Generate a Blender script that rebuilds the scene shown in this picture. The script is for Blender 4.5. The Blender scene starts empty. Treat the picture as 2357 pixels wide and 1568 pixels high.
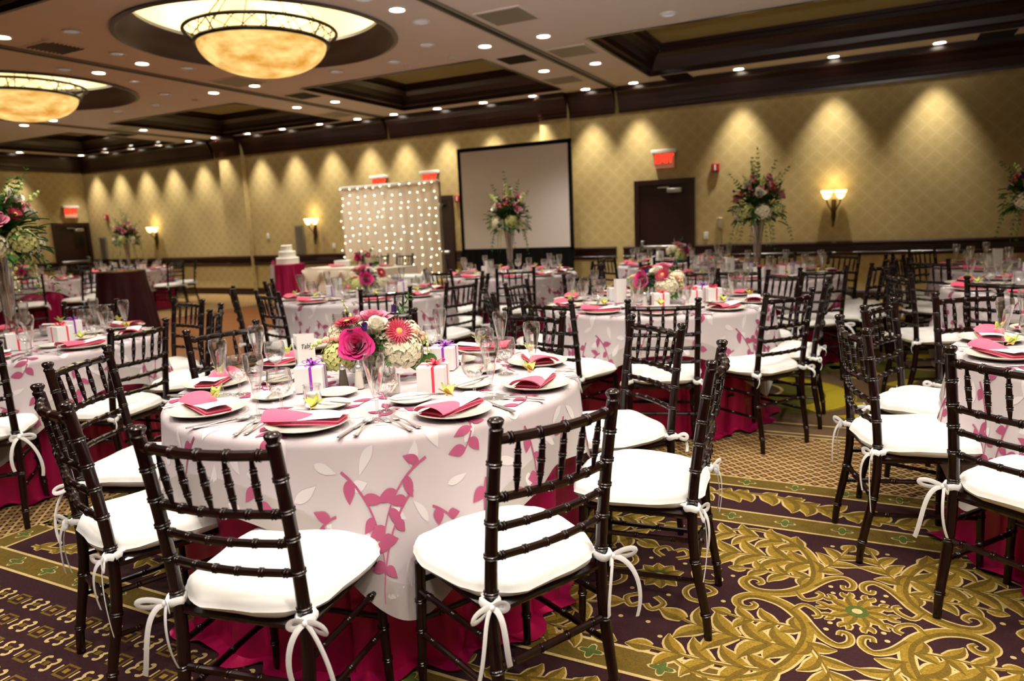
import bpy, math, random
from mathutils import Vector, Matrix
R_ = math.radians
sin, cos, pi = math.sin, math.cos, math.pi
scene = bpy.context.scene
COL = scene.collection
random.seed(7)

# ---------------------------------------------------------------- camera, world, exposure
CEIL, WALL_Y, LEFT_X, RIGHT_X, BACK_Y = 3.7645, 12.774, -19.7, 5.2, -5.5   # plan units
UNIT = .9379   # metres per plan unit (hall shell and its fittings are given in plan units)
EYE = 1.36
_f, _yaw, _pitch, _roll = 1633.783, -0.471170, -0.163025, -0.0429035
_cy, _sy, _cp, _sp = cos(_yaw), sin(_yaw), cos(_pitch), sin(_pitch)
_fw = Vector((_sy*_cp, _cy*_cp, _sp)); _r = Vector((_cy, -_sy, 0)); _u = _r.cross(_fw)
_r2 = cos(_roll)*_r + sin(_roll)*_u; _u2 = -sin(_roll)*_r + cos(_roll)*_u
cam_data = bpy.data.cameras.new('camera'); cam = bpy.data.objects.new('camera', cam_data); COL.objects.link(cam)
cam.matrix_world = Matrix(((_r2.x, _u2.x, -_fw.x, 0), (_r2.y, _u2.y, -_fw.y, 0), (_r2.z, _u2.z, -_fw.z, EYE), (0, 0, 0, 1)))
cam_data.sensor_fit = 'HORIZONTAL'; cam_data.sensor_width = 36; cam_data.lens = 36*_f/2357
cam_data.clip_start = 0.05; cam_data.clip_end = 100
cam_data.dof.use_dof = True; cam_data.dof.focus_distance = 2.35; cam_data.dof.aperture_fstop = 2.6
scene.camera = cam
world = bpy.data.worlds.new('world'); scene.world = world; world.use_nodes = True
world.node_tree.nodes['Background'].inputs[0].default_value = (0.01, 0.009, 0.008, 1)
world.node_tree.nodes['Background'].inputs[1].default_value = 1.0
scene.view_settings.view_transform = 'Standard'; scene.view_settings.look = 'None'
scene.view_settings.gamma = 1; scene.view_settings.use_curve_mapping = False
scene.view_settings.exposure = 0.35
try:
    scene.cycles.max_bounces = 7; scene.cycles.diffuse_bounces = 2; scene.cycles.glossy_bounces = 3
    scene.cycles.transparent_max_bounces = 16; scene.cycles.transmission_bounces = 8
    scene.cycles.sample_clamp_indirect = 4; scene.cycles.use_light_tree = True
    scene.cycles.caustics_reflective = False; scene.cycles.caustics_refractive = False
except Exception:
    pass

def lamp(name, kind, loc, energy, color=(1, .88, .72), size=.06, parent=None, rot=None, **kw):
    d = bpy.data.lights.new(name, kind); d.energy = energy; d.color = color
    for k, v in kw.items(): setattr(d, k, v)
    if kind in ('POINT', 'SPOT'): d.shadow_soft_size = size
    o = bpy.data.objects.new(name, d); COL.objects.link(o); o.location = Vector(loc)*UNIT
    if rot: o.rotation_euler = rot
    if parent: o.parent = parent
    return o
WARM = (1, .86, .66); NEUT = (1, .94, .86)
GRID_X = (-13.95, -14.95, -8.75, -9.65, -3.77, -4.63, .5, 1.4)
# recessed lights of the part of the hall behind and beside the camera (same ceiling grid)
for gx in (-8.75, -3.9, -1.6, .5, 2.4):
    for gy in (4.6, 2.6, .6, -1.4, -3.4):
        lamp('hall_light', 'SPOT', (gx, gy, CEIL-.04), 118 if gy > 0 else 60, NEUT, .1, spot_size=R_(125), spot_blend=.7)
# the photographer's flash, tilted up at the ceiling
lamp('camera_flash', 'SPOT', (.25, -.25, 1.75), 3000, (1, .95, .9), .06, rot=(R_(180-28), 0, R_(10)), spot_size=R_(120), spot_blend=.8)
# ---------------------------------------------------------------- helpers
def C(h, k=1.0):
    h = h.lstrip('#'); out = []
    for i in (0, 2, 4):
        v = int(h[i:i+2], 16)/255
        out.append((v/12.92 if v <= .04045 else ((v+.055)/1.055)**2.4)*k)
    return (*out, 1)

def mat(name, col, rough=.5, metal=0, spec=.5, emit=None, estr=0, coat=0, sheen=0, subsurf=0):
    m = bpy.data.materials.new(name); m.use_nodes = True; b = m.node_tree.nodes['Principled BSDF']
    b.inputs['Base Color'].default_value = C(col) if isinstance(col, str) else col
    b.inputs['Roughness'].default_value = rough; b.inputs['Metallic'].default_value = metal
    b.inputs['Specular IOR Level'].default_value = spec
    if coat: b.inputs['Coat Weight'].default_value = coat; b.inputs['Coat Roughness'].default_value = .12
    if sheen: b.inputs['Sheen Weight'].default_value = sheen
    if emit: b.inputs['Emission Color'].default_value = C(emit); b.inputs['Emission Strength'].default_value = estr
    return m

class G:  # tiny node-graph builder
    def __init__(s, m): s.t = m.node_tree; s.n = s.t.nodes; s.b = s.n['Principled BSDF']
    def new(s, k, **kw):
        n = s.n.new(k)
        for a, v in kw.items(): setattr(n, a, v)
        return n
    def put(s, sock, v):
        if hasattr(v, 'is_output'): s.t.links.new(v, sock)
        else: sock.default_value = v
    def m(s, op, a, b=0., c=0.):
        n = s.new('ShaderNodeMath', operation=op)
        for i, v in enumerate((a, b, c)): s.put(n.inputs[i], v)
        return n.outputs[0]
    def co(s, kind='Object'): return s.new('ShaderNodeTexCoord').outputs[kind]
    def sep(s, v):
        n = s.new('ShaderNodeSeparateXYZ'); s.put(n.inputs[0], v); return n.outputs
    def noise(s, scale, detail=3, vec=None, out=0, rough=.5):
        n = s.new('ShaderNodeTexNoise'); n.inputs['Scale'].default_value = scale; n.inputs['Detail'].default_value = detail
        n.inputs['Roughness'].default_value = rough
        s.put(n.inputs['Vector'], vec if vec is not None else s.co()); return n.outputs[out]
    def mix(s, f, a, b):
        n = s.new('ShaderNodeMix', data_type='RGBA'); s.put(n.inputs[0], f); s.put(n.inputs[6], a); s.put(n.inputs[7], b); return n.outputs[2]
    def ramp(s, f, lo, hi):
        n = s.new('ShaderNodeMapRange'); s.put(n.inputs[0], f); n.inputs[1].default_value = lo; n.inputs[2].default_value = hi; return n.outputs[0]
    def base(s, v): s.put(s.b.inputs['Base Color'], v)
    def bump(s, h, strength=.2, dist=.01):
        n = s.new('ShaderNodeBump'); n.inputs['Strength'].default_value = strength; n.inputs['Distance'].default_value = dist
        s.put(n.inputs['Height'], h); s.put(s.b.inputs['Normal'], n.outputs[0])

class MB:
    def __init__(s): s.v = []; s.f = []; s.mi = []; s.M = None
    def add(s, vs, fs, mi=0):
        o = len(s.v); M = s.M
        s.v += [tuple(M @ Vector(p)) for p in vs] if M else [tuple(p) for p in vs]
        s.f += [tuple(i+o for i in f) for f in fs]; s.mi += [mi]*len(fs)
    def box(s, c, d, mi=0, bev=0):
        x, y, z = (k/2 for k in d); cx, cy, cz = c
        if bev:
            b = bev; P = []
            for k, (zz, ins) in enumerate(((-z, b), (-z+b, 0), (z-b, 0), (z, b))):
                xx, yy = x-ins, y-ins; e = b if not ins else b*.5
                P += [(cx+a, cy+q, cz+zz) for a, q in ((-xx+e, -yy), (xx-e, -yy), (xx, -yy+e), (xx, yy-e), (xx-e, yy), (-xx+e, yy), (-xx, yy-e), (-xx, -yy+e))]
            F = [tuple(range(7, -1, -1)), tuple(range(24, 32))]
            for k in range(3):
                for j in range(8): F.append((k*8+j, k*8+(j+1) % 8, k*8+8+(j+1) % 8, k*8+8+j))
            s.add(P, F, mi)
        else:
            P = [(cx+a*x, cy+b*y, cz+g*z) for g in (-1, 1) for a, b in ((-1, -1), (1, -1), (1, 1), (-1, 1))]
            s.add(P, [(3, 2, 1, 0), (4, 5, 6, 7), (0, 1, 5, 4), (1, 2, 6, 5), (2, 3, 7, 6), (3, 0, 4, 7)], mi)
    def lathe(s, prof, seg=24, c=(0, 0, 0), mi=0, close=True):
        P = []; F = []; n = len(prof)
        for r, z in prof:
            for j in range(seg):
                a = 2*pi*j/seg; P.append((c[0]+r*cos(a), c[1]+r*sin(a), c[2]+z))
        for i in range(n-1):
            for j in range(seg):
                k = (j+1) % seg; F.append((i*seg+j, i*seg+k, i*seg+seg+k, i*seg+seg+j))
        if close:
            if prof[0][0] > 1e-5: F.append(tuple(range(seg-1, -1, -1)))
            if prof[-1][0] > 1e-5: F.append(tuple(range((n-1)*seg, n*seg)))
        s.add(P, F, mi)
    def tube(s, pts, rad, seg=8, mi=0, caps=True, flat=1.0, up=None):
        pts = [Vector(p) for p in pts]; n = len(pts); P = []; F = []
        rad = rad if hasattr(rad, '__len__') else [rad]*n
        t0 = (pts[1]-pts[0]).normalized()
        nrm = Vector(up) if up else (Vector((0, 0, 1)) if abs(t0.z) < .9 else Vector((1, 0, 0)))
        nrm = (nrm - t0*nrm.dot(t0)).normalized()
        for i in range(n):
            t = (pts[min(i+1, n-1)]-pts[max(i-1, 0)]).normalized()
            nrm = (nrm - t*nrm.dot(t)).normalized(); b = t.cross(nrm)
            for j in range(seg):
                a = 2*pi*j/seg; P.append(pts[i] + (b*cos(a) + nrm*sin(a)*flat)*rad[i])
        for i in range(n-1):
            for j in range(seg):
                k = (j+1) % seg; F.append((i*seg+j, i*seg+k, i*seg+seg+k, i*seg+seg+j))
        if caps: F += [tuple(range(seg-1, -1, -1)), tuple(range((n-1)*seg, n*seg))]
        s.add(P, F, mi)
    def patch(s, fn, nu, nv, mi=0):
        P = [fn(i/nu, j/nv) for i in range(nu+1) for j in range(nv+1)]
        s.add(P, [(i*(nv+1)+j, (i+1)*(nv+1)+j, (i+1)*(nv+1)+j+1, i*(nv+1)+j+1) for i in range(nu) for j in range(nv)], mi)
    def sph(s, c, r, seg=10, rings=6, mi=0, sc=(1, 1, 1)):
        P = [(c[0], c[1], c[2]-r*sc[2])]; F = []
        for i in range(1, rings):
            a = -pi/2+pi*i/rings
            for j in range(seg):
                b = 2*pi*j/seg; P.append((c[0]+r*sc[0]*cos(a)*cos(b), c[1]+r*sc[1]*cos(a)*sin(b), c[2]+r*sc[2]*sin(a)))
        P.append((c[0], c[1], c[2]+r*sc[2])); L = len(P)-1
        for j in range(seg):
            k = (j+1) % seg; F.append((0, 1+k, 1+j)); F.append((L, L-seg+j, L-seg+k))
            for i in range(rings-2): F.append((1+i*seg+j, 1+i*seg+k, 1+(i+1)*seg+k, 1+(i+1)*seg+j))
        s.add(P, F, mi)
    def quad(s, a, b, c, d, mi=0): s.add([a, b, c, d], [(0, 1, 2, 3)], mi)
    def mesh(s, name, mats, smooth=True):
        me = bpy.data.meshes.new(name); me.from_pydata([(x*UNIT, y*UNIT, z*UNIT) for x, y, z in s.v] if UNIT != 1 else s.v, [], s.f)
        for m in (mats if isinstance(mats, (list, tuple)) else [mats]): me.materials.append(m)
        me.polygons.foreach_set('material_index', s.mi)
        me.update()
        if smooth:
            me.polygons.foreach_set('use_smooth', [True]*len(s.f))
            try: me.set_sharp_from_angle(angle=R_(42))
            except Exception: pass
        return me
    def build(s, name, mats, parent=None, smooth=True, loc=None):
        o = bpy.data.objects.new(name, s.mesh(name, mats, smooth)); COL.objects.link(o)
        if parent: o.parent = parent
        if loc: o.location = Vector(loc)*UNIT
        return o

def tag(o, label=None, cat=None, group=None, kind=None):
    for k, v in (('label', label), ('category', cat), ('group', group), ('kind', kind)):
        if v: o[k] = v
    return o
def empty(name, loc=(0, 0, 0), rz=0, label=None, cat=None, group=None):
    o = bpy.data.objects.new(name, None); COL.objects.link(o); o.location = Vector(loc)*UNIT; o.rotation_euler = (0, 0, rz); o.empty_display_size = .1
    return tag(o, label, cat, group)
KIDS = {}
def dup(o, parent=None):
    c = o.copy(); COL.objects.link(c)
    if parent: c.parent = parent
    for ch in o.children: dup(ch, c)
    return c
class Proto:  # first use places the prototype itself, later uses copy it
    def __init__(s, root, k=None): s.o = root; s.used = False; s.k = k
    def place(s, loc, rz, label, group=None, scale=None):
        o = dup(s.o) if s.used else s.o; s.used = True
        o.location = Vector(loc)*UNIT; o.rotation_euler = (0, 0, rz); o['label'] = label
        if group: o['group'] = group
        elif 'group' in o: del o['group']
        scale = scale or s.k
        if scale: o.scale = (scale,)*3
        return o
def structure(o): o['kind'] = 'structure'; return o
def lerp(a, b, t): return a+(b-a)*t
def sm(a, b, x): t = min(1, max(0, (x-a)/(b-a))); return t*t*(3-2*t)
def bez(p, n):
    p = [Vector(q) for q in p]; out = []
    for i in range(n+1):
        t = i/n; q = p[:]
        while len(q) > 1: q = [q[k].lerp(q[k+1], t) for k in range(len(q)-1)]
        out.append(q[0])
    return out

# ---------------------------------------------------------------- materials
M = {}
M['ceiling'] = mat('ceiling_paint', '#dccfc6', .9, spec=.2)
M['olive'] = mat('coffer_paint', '#948558', .85, spec=.2)
M['dome'] = mat('dome_paint', '#efe3b8', .8, spec=.2)
M['wood'] = mat('mahogany', '#2b1210', .28, spec=.5); g = G(M['wood'])
mp = g.new('ShaderNodeMapping'); mp.inputs['Scale'].default_value = (.6, .6, 9); g.put(mp.inputs[0], g.co())
g.base(g.mix(g.noise(3, 5, mp.outputs[0]), C('#170807'), C('#2f1310')))
M['collar'] = mat('dark_collar_wood', '#170a07', .35)
M['chairwood'] = mat('mahogany_lacquer', '#1c0a08', .21, spec=.32, coat=.05); g = G(M['chairwood'])
g.base(g.mix(g.noise(6, 3), C('#080303'), C('#1b0806')))
M['cushion'] = mat('white_cotton', '#f2f0ec', .85, spec=.2, sheen=.2); g = G(M['cushion'])
g.bump(g.noise(9, 3), .35, .012)
M['tie'] = mat('white_ribbon_cotton', '#f2f0ee', .8, spec=.2)
M['iron'] = mat('dark_iron', '#1d150e', .45, metal=.6)
M['bronze'] = mat('antique_bronze', '#5a4522', .4, metal=.8)
M['chrome'] = mat('steel', '#dcdcdc', .26, metal=.8)
M['brushed'] = mat('brushed_aluminium', '#a9a9a5', .35, metal=.9)
M['china'] = mat('ivory_china', '#e6dfd0', .18, spec=.5, coat=.3)
M['napkin'] = mat('hot_pink_linen', '#ee5878', .85, spec=.15, sheen=.3); g = G(M['napkin'])
g.bump(g.noise(400, 2), .12, .002)
M['paper'] = mat('white_card', '#f4f1ee', .7, spec=.3)
M['ink'] = mat('black_ink', '#171514', .7)
M['giftpaper'] = mat('white_gift_paper', '#f0eded', .5, spec=.4)
M['purple'] = mat('purple_satin_ribbon', '#8a2aa8', .35); M['coral'] = mat('coral_satin_ribbon', '#ee3352', .35)
M['white'] = mat('white_plastic', '#e4e2dc', .45)
M['grey'] = mat('grey_metal', '#8b8577', .5, metal=.3)
M['beige'] = mat('beige_plastic', '#b5a682', .45)
M['red'] = mat('red_enamel', '#a8150f', .4)
M['black'] = mat('black_cloth', '#08080a', .85, spec=.2)
M['ivory'] = mat('ivory_cloth', '#e6dac6', .8, spec=.2)
M['screen'] = mat('projection_fabric', '#ece5de', .9, spec=.1)
M['wax'] = mat('candle_wax', '#f3e9d6', .5)
M['burg'] = mat('burgundy_satin', '#250309', .6, spec=.15)
M['satin'] = mat('fuchsia_satin', '#a80c50', .36, metal=.45, spec=.6)
M['icing'] = mat('white_icing', '#f6f2ea', .5)
M['tan'] = mat('pale_wood', '#c59a55', .5); g = G(M['tan']); g.base(g.mix(g.noise(5, 4), C('#b1843f'), C('#d0a765')))
M['exit'] = mat('exit_letters', '#ff2a1a', .4, emit='#ff2615', estr=2.6)
M['exitglow'] = mat('exit_panel', '#d9b49c', .3, emit='#ff5a40', estr=.12)
M['bulb'] = mat('fairy_bulb', '#fff1d0', .3, emit='#ffe6b8', estr=9)
M['lampglow'] = mat('lamp_glow', '#ffffff', .3, emit='#fff3de', estr=22)
M['lampoff'] = mat('unlit_lamp_glass', '#b9c1d0', .15, spec=.6, emit='#c8d4ea', estr=.12)  # faint bluish glow put into the glass, though these lamps are off
M['shade'] = mat('sconce_glass', '#fff0c0', .4, emit='#ffdf9a', estr=3)
M['leaf'] = mat('foliage_green', '#2c5a1c', .65, spec=.3); g = G(M['leaf']); g.base(g.mix(g.noise(14, 2), C('#173a10'), C('#4d7f2c')))
M['leafdark'] = mat('foliage_dark_green', '#12300f', .6, spec=.3); g = G(M['leafdark']); g.base(g.mix(g.noise(14, 2), C('#10300d'), C('#2f6420')))
M['euca'] = mat('eucalyptus_leaf', '#7d9a8a', .6)
M['stem'] = mat('green_stem', '#55762b', .5)
M['rosepink'] = mat('hot_pink_rose', '#d91e7e', .55, sheen=.3); M['roselight'] = mat('light_pink_rose', '#e8819f', .55, sheen=.3)
M['rosewhite'] = mat('cream_rose', '#f4ecd6', .55, sheen=.2); M['gerb'] = mat('crimson_petal', '#9c0733', .5)
M['gerbeye'] = mat('gerbera_eye', '#d79a55', .7); M['hyd'] = mat('cream_hydrangea', '#efe6c6', .6); M['hydgreen'] = mat('green_hydrangea', '#cfcf85', .6)
M['peach'] = mat('peach_bud', '#f0b49a', .55); M['snap'] = mat('pink_snapdragon', '#e88a94', .55); M['budgreen'] = mat('green_bud', '#c3cf7d', .5)
M['violet'] = mat('violet_petal', '#3d1466', .5); M['orchid'] = mat('lime_orchid', '#bcc65e', .5); M['orchidlip'] = mat('orchid_lip', '#f0c877', .5)
M['twig'] = mat('pale_branch', '#b59a83', .7)
M['salt'] = mat('salt_glass', '#cfcac0', .2); M['pepper'] = mat('pepper_glass', '#4a423a', .25)

def thin_glass(name, tint=(.96, .97, .97, 1), k=1.5):
    m = bpy.data.materials.new(name); m.use_nodes = True; t = m.node_tree; t.nodes.clear()
    out = t.nodes.new('ShaderNodeOutputMaterial'); mx = t.nodes.new('ShaderNodeMixShader'); tr = t.nodes.new('ShaderNodeBsdfTransparent')
    pw = t.nodes.new('ShaderNodeMath'); pw.operation = 'POWER'; pw.inputs[1].default_value = 3.5; tm = t.nodes.new('ShaderNodeMix'); tm.data_type = 'RGBA'; tm.inputs[6].default_value = tint; tm.inputs[7].default_value = (.42, .41, .40, 1)  # tint darkens at grazing angles to imitate the dark outlines of refraction
    gl = t.nodes.new('ShaderNodeBsdfGlossy'); fr = t.nodes.new('ShaderNodeLayerWeight'); mu = t.nodes.new('ShaderNodeMath'); ad = t.nodes.new('ShaderNodeMath')
    tr.inputs[0].default_value = tint; gl.inputs[0].default_value = (1, 1, 1, 1); gl.inputs['Roughness'].default_value = .03; fr.inputs[0].default_value = .5
    t.links.new(fr.outputs['Facing'], pw.inputs[0]); t.links.new(pw.outputs[0], tm.inputs[0]); t.links.new(tm.outputs[2], tr.inputs[0])
    mu.operation = 'POWER'; mu.inputs[1].default_value = 1.7; t.links.new(fr.outputs['Facing'], mu.inputs[0])
    ad.operation = 'MULTIPLY_ADD'; ad.inputs[1].default_value = .9; ad.inputs[2].default_value = .09; t.links.new(mu.outputs[0], ad.inputs[0])
    t.links.new(ad.outputs[0], mx.inputs[0]); t.links.new(tr.outputs[0], mx.inputs[1]); t.links.new(gl.outputs[0], mx.inputs[2]); df = t.nodes.new('ShaderNodeBsdfDiffuse'); df.inputs[0].default_value = (.95, .95, .95, 1); m2 = t.nodes.new('ShaderNodeMixShader'); p5 = t.nodes.new('ShaderNodeMath'); p5.operation = 'POWER'; p5.inputs[1].default_value = 6; k5 = t.nodes.new('ShaderNodeMath'); k5.operation = 'MULTIPLY'; k5.inputs[1].default_value = .6  # white diffuse rim painted in for light caught by the glass edges
    t.links.new(fr.outputs['Facing'], p5.inputs[0]); t.links.new(p5.outputs[0], k5.inputs[0]); t.links.new(k5.outputs[0], m2.inputs[0]); t.links.new(mx.outputs[0], m2.inputs[1]); t.links.new(df.outputs[0], m2.inputs[2]); t.links.new(m2.outputs[0], out.inputs[0])
    return m
M['glass'] = thin_glass('clear_glass'); M['vaseglass'] = thin_glass('vase_glass', (.9, .9, .88, 1))

def sheer(name, col, alpha, transl=.35):
    m = bpy.data.materials.new(name); m.use_nodes = True; t = m.node_tree; t.nodes.clear()
    out = t.nodes.new('ShaderNodeOutputMaterial'); d = t.nodes.new('ShaderNodeBsdfDiffuse'); l = t.nodes.new('ShaderNodeBsdfTranslucent')
    a = t.nodes.new('ShaderNodeMixShader'); tr = t.nodes.new('ShaderNodeBsdfTransparent'); b = t.nodes.new('ShaderNodeMixShader')
    c = C(col); d.inputs[0].default_value = c; l.inputs[0].default_value = c; a.inputs[0].default_value = transl; b.inputs[0].default_value = alpha
    t.links.new(d.outputs[0], a.inputs[1]); t.links.new(l.outputs[0], a.inputs[2]); t.links.new(tr.outputs[0], b.inputs[1]); t.links.new(a.outputs[0], b.inputs[2]); t.links.new(b.outputs[0], out.inputs[0])
    return m
M['organza'] = sheer('white_organza', '#dbd0d3', .94, .2); M['organzaleaf'] = sheer('white_woven_leaf', '#e9e1e2', .97, .15)
M['pinkleaf'] = sheer('pink_printed_leaf', '#9c4e6b', .98, .1); M['hem'] = sheer('organza_hem', '#cfc7c2', .72, .25)
M['drape'] = sheer('ivory_sheer_drape', '#e9dcc8', .96, .35)

m = M['alab'] = mat('alabaster_glass', '#e8b45a', .35); g = G(m)
mp = g.new('ShaderNodeMapping'); mp.inputs['Scale'].default_value = (1.2, 1.2, 3.5); g.put(mp.inputs[0], g.co())
nz = g.ramp(g.noise(2.6, 6, mp.outputs[0], rough=.55), .3, .62)
c_ = g.mix(nz, C('#cf8a24'), C('#ffdd8a')); g.base(g.mix(.55, c_, C('#3a2608'))); g.put(g.b.inputs['Emission Color'], c_); g.b.inputs['Emission Strength'].default_value = .85
M['alab2'] = M['alab']

m = M['paperwall'] = mat('gold_damask_wallpaper', '#b79b58', .75, spec=.25); g = G(m)
x, y, z = g.sep(g.co())[:3]; h = g.m('ADD', x, y); k = 4.2
u_ = g.m('MULTIPLY', g.m('ADD', h, z), k); v_ = g.m('MULTIPLY', g.m('SUBTRACT', h, z), k)
au = g.m('ABSOLUTE', g.m('SUBTRACT', g.m('FRACT', u_), .5)); av = g.m('ABSOLUTE', g.m('SUBTRACT', g.m('FRACT', v_), .5))
line = g.ramp(g.m('MINIMUM', au, av), .09, .02); cen = g.ramp(g.m('ADD', au, av), .62, .9)
nn = g.ramp(g.noise(7, 4), .35, .65)
c_ = g.mix(g.m('MULTIPLY', line, g.ramp(nn, -.6, 1.)), C('#b7a36f'), C('#c2ae80')); c_ = g.mix(g.m('MULTIPLY', cen, .5), c_, C('#ad9863')); g.base(c_)
g.bump(line, .1, .002)

m = M['trellis'] = mat('trellis_carpet', '#4a2f22', .95, spec=.1); g = G(m)
x, y, z = g.sep(g.co())[:3]; k = 14.0
u_ = g.m('MULTIPLY', g.m('ADD', x, y), k); v_ = g.m('MULTIPLY', g.m('SUBTRACT', x, y), k)
au = g.m('ABSOLUTE', g.m('SUBTRACT', g.m('FRACT', u_), .5)); av = g.m('ABSOLUTE', g.m('SUBTRACT', g.m('FRACT', v_), .5))
line = g.ramp(g.m('MINIMUM', au, av), .16, .09); dot = g.ramp(g.m('MAXIMUM', g.m('SUBTRACT', .5, au), g.m('SUBTRACT', .5, av)), .2, .12)
c_ = g.mix(line, C('#35171c'), C('#a98d5c')); c_ = g.mix(dot, c_, C('#8f6d2a')); g.base(c_); g.bump(g.noise(300, 2), .4, .004)
m = M['brown'] = mat('brown_carpet', '#5a4630', .95, spec=.1); g = G(m); g.base(g.mix(g.noise(60, 4), C('#4a3826'), C('#65503a')))
def carpet(n, c, c2=None):
    m = M[n] = mat('carpet_'+n, c, .95, spec=.1)
    g = G(m); g.base(g.mix(g.ramp(g.noise(160, 3), .3, .7), C(c), C(c2 or c))); g.bump(g.noise(350, 2), .4, .004)
carpet('plum', '#281317', '#331e20'); carpet('cream', '#a8915c', '#bda673'); carpet('gold', '#6a5416', '#876e28'); carpet('khaki', '#523f13', '#64521e')
carpet('bronzeband', '#4f3f16', '#5e4d20'); carpet('green', '#39451c', '#4a5728'); carpet('yellow', '#8f7d12', '#a8962a'); carpet('olivecarpet', '#4d4a18', '#5e5a26')
m = M['parquet'] = mat('dance_floor_wood', '#8a4a22', .3, spec=.5); g = G(m)
br = g.new('ShaderNodeTexBrick'); br.inputs['Scale'].default_value = 1; br.inputs['Brick Width'].default_value = .9; br.inputs['Row Height'].default_value = .09
br.inputs['Mortar Size'].default_value = .003; br.inputs['Color1'].default_value = C('#7d4520'); br.inputs['Color2'].default_value = C('#6b3719'); br.inputs['Mortar'].default_value = C('#4a2712')
g.put(br.inputs['Vector'], g.co()); g.base(br.outputs[0])
# ---------------------------------------------------------------- room shell
DOMES = [(-6.6, 6.72), (-11.75, 6.85)]; DR = 1.56; DS = 1.75
COFF = [(-8.37, 9.3, -5.03, 12.15), (-13.66, 9.55, -10.15, 12.35), (-18.9, 9.8, -15.35, 12.4), (-3.35, 9.12, 3.9, 12.03), (-8.37, 1.4, -5.03, 4.5), (-3.35, 1.4, 3.9, 4.5)]
holes = COFF + [(cx-DS, cy-DS, cx+DS, cy+DS) for cx, cy in DOMES]
mb = MB()
xs = sorted({LEFT_X, RIGHT_X, *[h[0] for h in holes], *[h[2] for h in holes]}); ys = sorted({BACK_Y, WALL_Y, *[h[1] for h in holes], *[h[3] for h in holes]})
for i in range(len(xs)-1):
    for j in range(len(ys)-1):
        mx_, my_ = (xs[i]+xs[i+1])/2, (ys[j]+ys[j+1])/2
        if any(h[0] < mx_ < h[2] and h[1] < my_ < h[3] for h in holes): continue
        mb.quad((xs[i], ys[j], CEIL), (xs[i], ys[j+1], CEIL), (xs[i+1], ys[j+1], CEIL), (xs[i+1], ys[j], CEIL))
for cx, cy in DOMES:
    n = 96; P = []; F = []
    for k in range(n):
        a = 2*pi*k/n; q = DS/max(abs(cos(a)), abs(sin(a)))
        P += [(cx+q*cos(a), cy+q*sin(a), CEIL), (cx+DR*cos(a), cy+DR*sin(a), CEIL)]
    for k in range(n): F.append((2*k, 2*k+1, (2*k+3) % (2*n), (2*k+2) % (2*n)))
    mb.add(P, F)
structure(mb.build('ceiling', M['ceiling'], smooth=False))
# partition tracks in the ceiling
for n, tx in enumerate((-4.18, -9.22, -14.45)):
    mb = MB(); mb.box((tx, (BACK_Y+WALL_Y)/2, CEIL-.012), (.13, WALL_Y-BACK_Y, .02), 0); mb.box((tx, (BACK_Y+WALL_Y)/2, CEIL-.026), (.05, WALL_Y-BACK_Y, .012), 1)
    structure(mb.build('trim_track', [M['grey'], M['iron']], smooth=False))
# coffers: stepped mahogany crown and painted inner ceiling
CP = [(0, -.015), (0, .05), (.03, .07), (.05, .14), (.1, .23), (.17, .29), (.2, .3), (.2, .36), (.25, .37), (.25, .42)]
for x0, y0, x1, y1 in COFF:
    mb = MB(); rings = [(x0+d, y0+d, x1-d, y1-d, CEIL+hh) for d, hh in [(-.04, -.015)]+CP]
    for a, b in zip(rings, rings[1:]):
        qa = [(a[0], a[1], a[4]), (a[2], a[1], a[4]), (a[2], a[3], a[4]), (a[0], a[3], a[4])]; qb = [(b[0], b[1], b[4]), (b[2], b[1], b[4]), (b[2], b[3], b[4]), (b[0], b[3], b[4])]
        for k in range(4): mb.quad(qa[k], qb[k], qb[(k+1) % 4], qa[(k+1) % 4], 0)
    b = rings[-1]; mb.quad((b[0], b[1], b[4]), (b[0], b[3], b[4]), (b[2], b[3], b[4]), (b[2], b[1], b[4]), 1)
    structure(mb.build('ceiling_coffer', [M['wood'], M['olive']], smooth=False))
# domes: wood collar then plaster cap
for cx, cy in DOMES:
    mb = MB(); mb.lathe([(DR+.05, -.02), (DR, -.03), (DR-.02, .0), (DR-.05, .1), (DR-.1, .2), (DR-.16, .26), (DR-.16, .3)], 96, (cx, cy, CEIL), 0, False)
    r0 = DR-.16; mb.lathe([(r0*cos(t), .3+.62*sin(t)) for t in [pi/2*k/12 for k in range(12)]]+[(.001, .92)], 96, (cx, cy, CEIL), 1, False)
    structure(mb.build('ceiling_dome', [M['collar'], M['dome']]))
# walls
PIL = [(-5.66, -5.1), (-14.2, -13.45)]; PD = .13
mb = MB(); p = [(LEFT_X, WALL_Y)]
for a, b in sorted(PIL): p += [(a, WALL_Y), (a, WALL_Y-PD), (b, WALL_Y-PD), (b, WALL_Y)]
p += [(RIGHT_X, WALL_Y)]
for a, b in zip(p, p[1:]): mb.quad((*a, 0), (*b, 0), (*b, CEIL), (*a, CEIL))
structure(mb.build('wall_back', M['paperwall'], smooth=False))
def wallq(n, a, b):
    mb = MB(); mb.quad((*a, 0), (*b, 0), (*b, CEIL), (*a, CEIL)); structure(mb.build(n, M['paperwall'], smooth=False))
wallq('wall_left', (LEFT_X, BACK_Y), (LEFT_X, WALL_Y)); wallq('wall_right', (RIGHT_X, WALL_Y), (RIGHT_X, BACK_Y)); wallq('wall_front', (RIGHT_X, BACK_Y), (LEFT_X, BACK_Y))
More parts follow.
